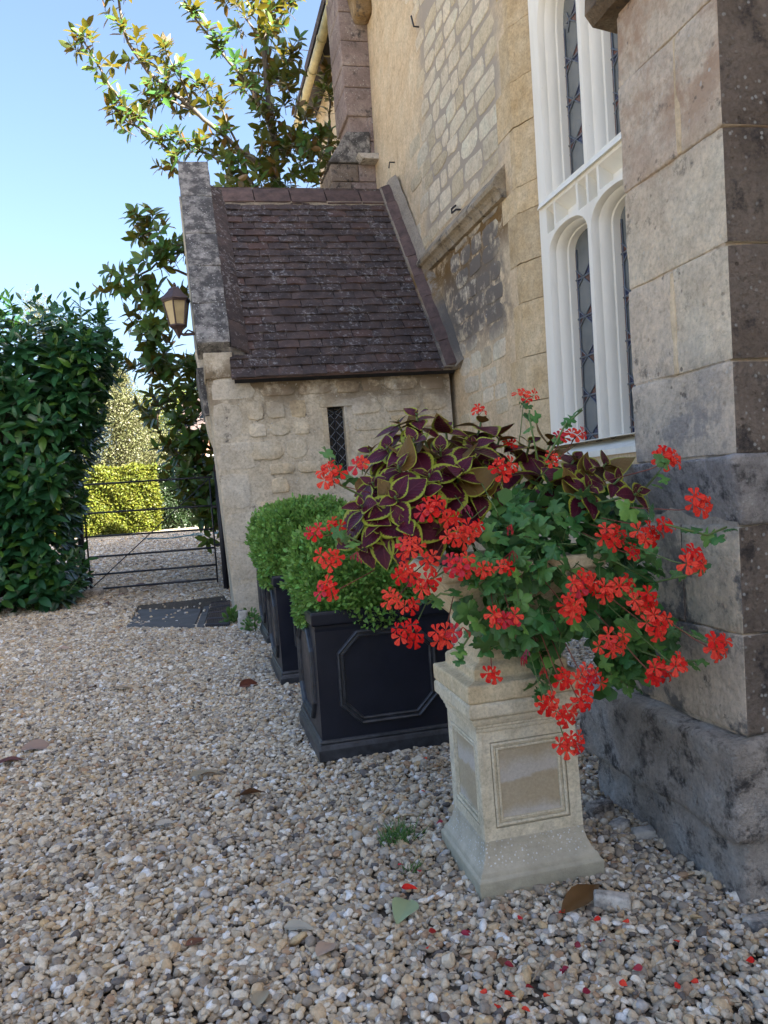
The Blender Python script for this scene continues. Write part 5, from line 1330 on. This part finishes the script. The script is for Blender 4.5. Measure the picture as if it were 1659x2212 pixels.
def rock(px, py, sx, sy, sz, mat, label, seed, rot=0, z=0):
    p = P(px, py, 'z', z); 
    o = rough_box('loose_stone', (-sx/2, -sy/2, -.01), (sx/2, sy/2, sz), mat, None, min(sx, sz)*.14, 14, 4, min(sx, sz)*.25, seed, label=label, cat='stone'); o.location = p; o.rotation_euler = (random.gauss(0, .08), random.gauss(0, .08), rot); return o
rock(1300, 1765, .085, .06, .055, 'plinth', 'squared grey stone between the pedestal and the rough plinth', 2)
rock(1340, 1795, .06, .05, .032, 'pale', 'small whitish stone touching the plinth foot', 3, .4)
rock(1392, 1812, .07, .05, .034, 'pale', 'rounded white stone at the plinth foot, right of the smaller one', 4, -.2)
rock(1322, 1955, .095, .04, .030, 'pale', 'broken white stone slab beside the brown leaf', 5, -.45, .02)
rock(1645, 2012, .08, .05, .035, 'pale', 'pale flat stone at the right edge of the gravel', 6, .2)
rock(526, 1358, .085, .08, .17, 'pale', 'upright white corner stone at the foot of the porch wall', 7)
tp = P(1060, 1980, 'z', .035)
for k, (px, py, d, lb) in enumerate(((1150, 2120, (.10, .07, .02), 'thin dry twig lying in the near foreground gravel'), (985, 1830, (.09, .03, .01), 'pale straw stalk lying left of the pedestal'), (1420, 2085, (.06, -.03, .01), 'tiny straw stalk right of the pedestal foreground'))):
    p = P(px, py, 'z', .036); q = p+np.array(d); MB().tube([p, p*.5+q*.5+np.array((0, .006, .006)), q], .0022, 5, .0012).build('twig', 'twig', label=lb, cat='twig')
# grass tuft and weeds
def tuft(px, py, k, L, label, name='grass_tuft', sprd=.05, wd=.0035):
    p = P(px, py, 'z', gz(P(px, py, 'z', 0)[1])+.012); t = thing(name, tuple(p), label, 'weed')
    d = rdir(k)*np.array((1, 1, 0))*rng.uniform(.3, 1.1, (k, 1))+np.array((0, 0, .55)); b = p+rng.normal(0, sprd, (k, 3))*np.array((1, .7, 0))
    cloud('blades', b, d, rdir(k)+np.array((0, -.5, 1)), rng.uniform(L*.5, L, k), np.full(k, wd), 'weed', t, 'blade'); return t
tuft(860, 1818, 130, .095, 'green grass tuft growing through gravel left of the pedestal', sprd=.028)
tuft(885, 1885, 26, .05, 'small wisp of grass below the larger tuft', sprd=.02)
def weed(px, py, k, R, label):
    p = P(px, py, 'z', .02); t = thing('weed_plant', tuple(p), label, 'weed'); d = rdir(k); d[:, 2] = np.abs(d[:, 2])
    cloud('foliage', p+d*np.array((R, R*.7, R*1.3))*rng.random((k, 1))**.5, d+np.array((0, 0, .3)), d*.4+np.array((0, -.5, .8)), rng.uniform(.03, .06, k), rng.uniform(.02, .04, k), 'weed', t)
    MB().tube([p-np.array((0, 0, .03)), p+np.array((0, 0, R))], .005, 5).build('stem', 'stemg', t)
weed(505, 1345, 110, .10, 'low green weed between the drain grate and the white corner stone')
weed(552, 1360, 60, .12, 'leafy green weed at the porch foot behind the far planter')
weed(540, 1335, 30, .07, 'small weed sprouting behind the white corner stone')
weed(208, 1255, 40, .06, 'scrap of green weed under the gate')
weed(90, 1325, 60, .10, 'seedling weeds under the front of the laurel hedge')
sl2 = [(-.95, 11.0), (-.75, 10.9), (-.9, 10.6), (-.6, 10.7), (-.8, 10.3), (-1.0, 10.75), (-.5, 11.1), (-.2, 11.4), (.05, 10.9), (-1.15, 11.3), (-.7, 11.35), (-.35, 12.0), (.1, 12.2), (-.9, 12.1), (-1.1, 10.0), (-1.05, 9.75), (-1.2, 9.85)]
for k, (x, y) in enumerate(sl2):
    L = random.uniform(.10, .19); me = leaf_mesh('dead_leaf', 5, .24, .1, .2, .8, .02, .02, k); mt = ('greyleaf', 'drygrass', 'brownleaf', 'greyleaf')[k % 4]; me.materials.append(M[mt])
    place('dead_leaf', me, None, frame((x, y, gz(y)+.045), (random.gauss(0, 1), random.gauss(0, .6), 0), (random.gauss(0, .15), -.2, 1), L, L, L), label='dry curled leaf in the litter under the iron gate', cat='leaf', group='dry leaves strewn under the gate')
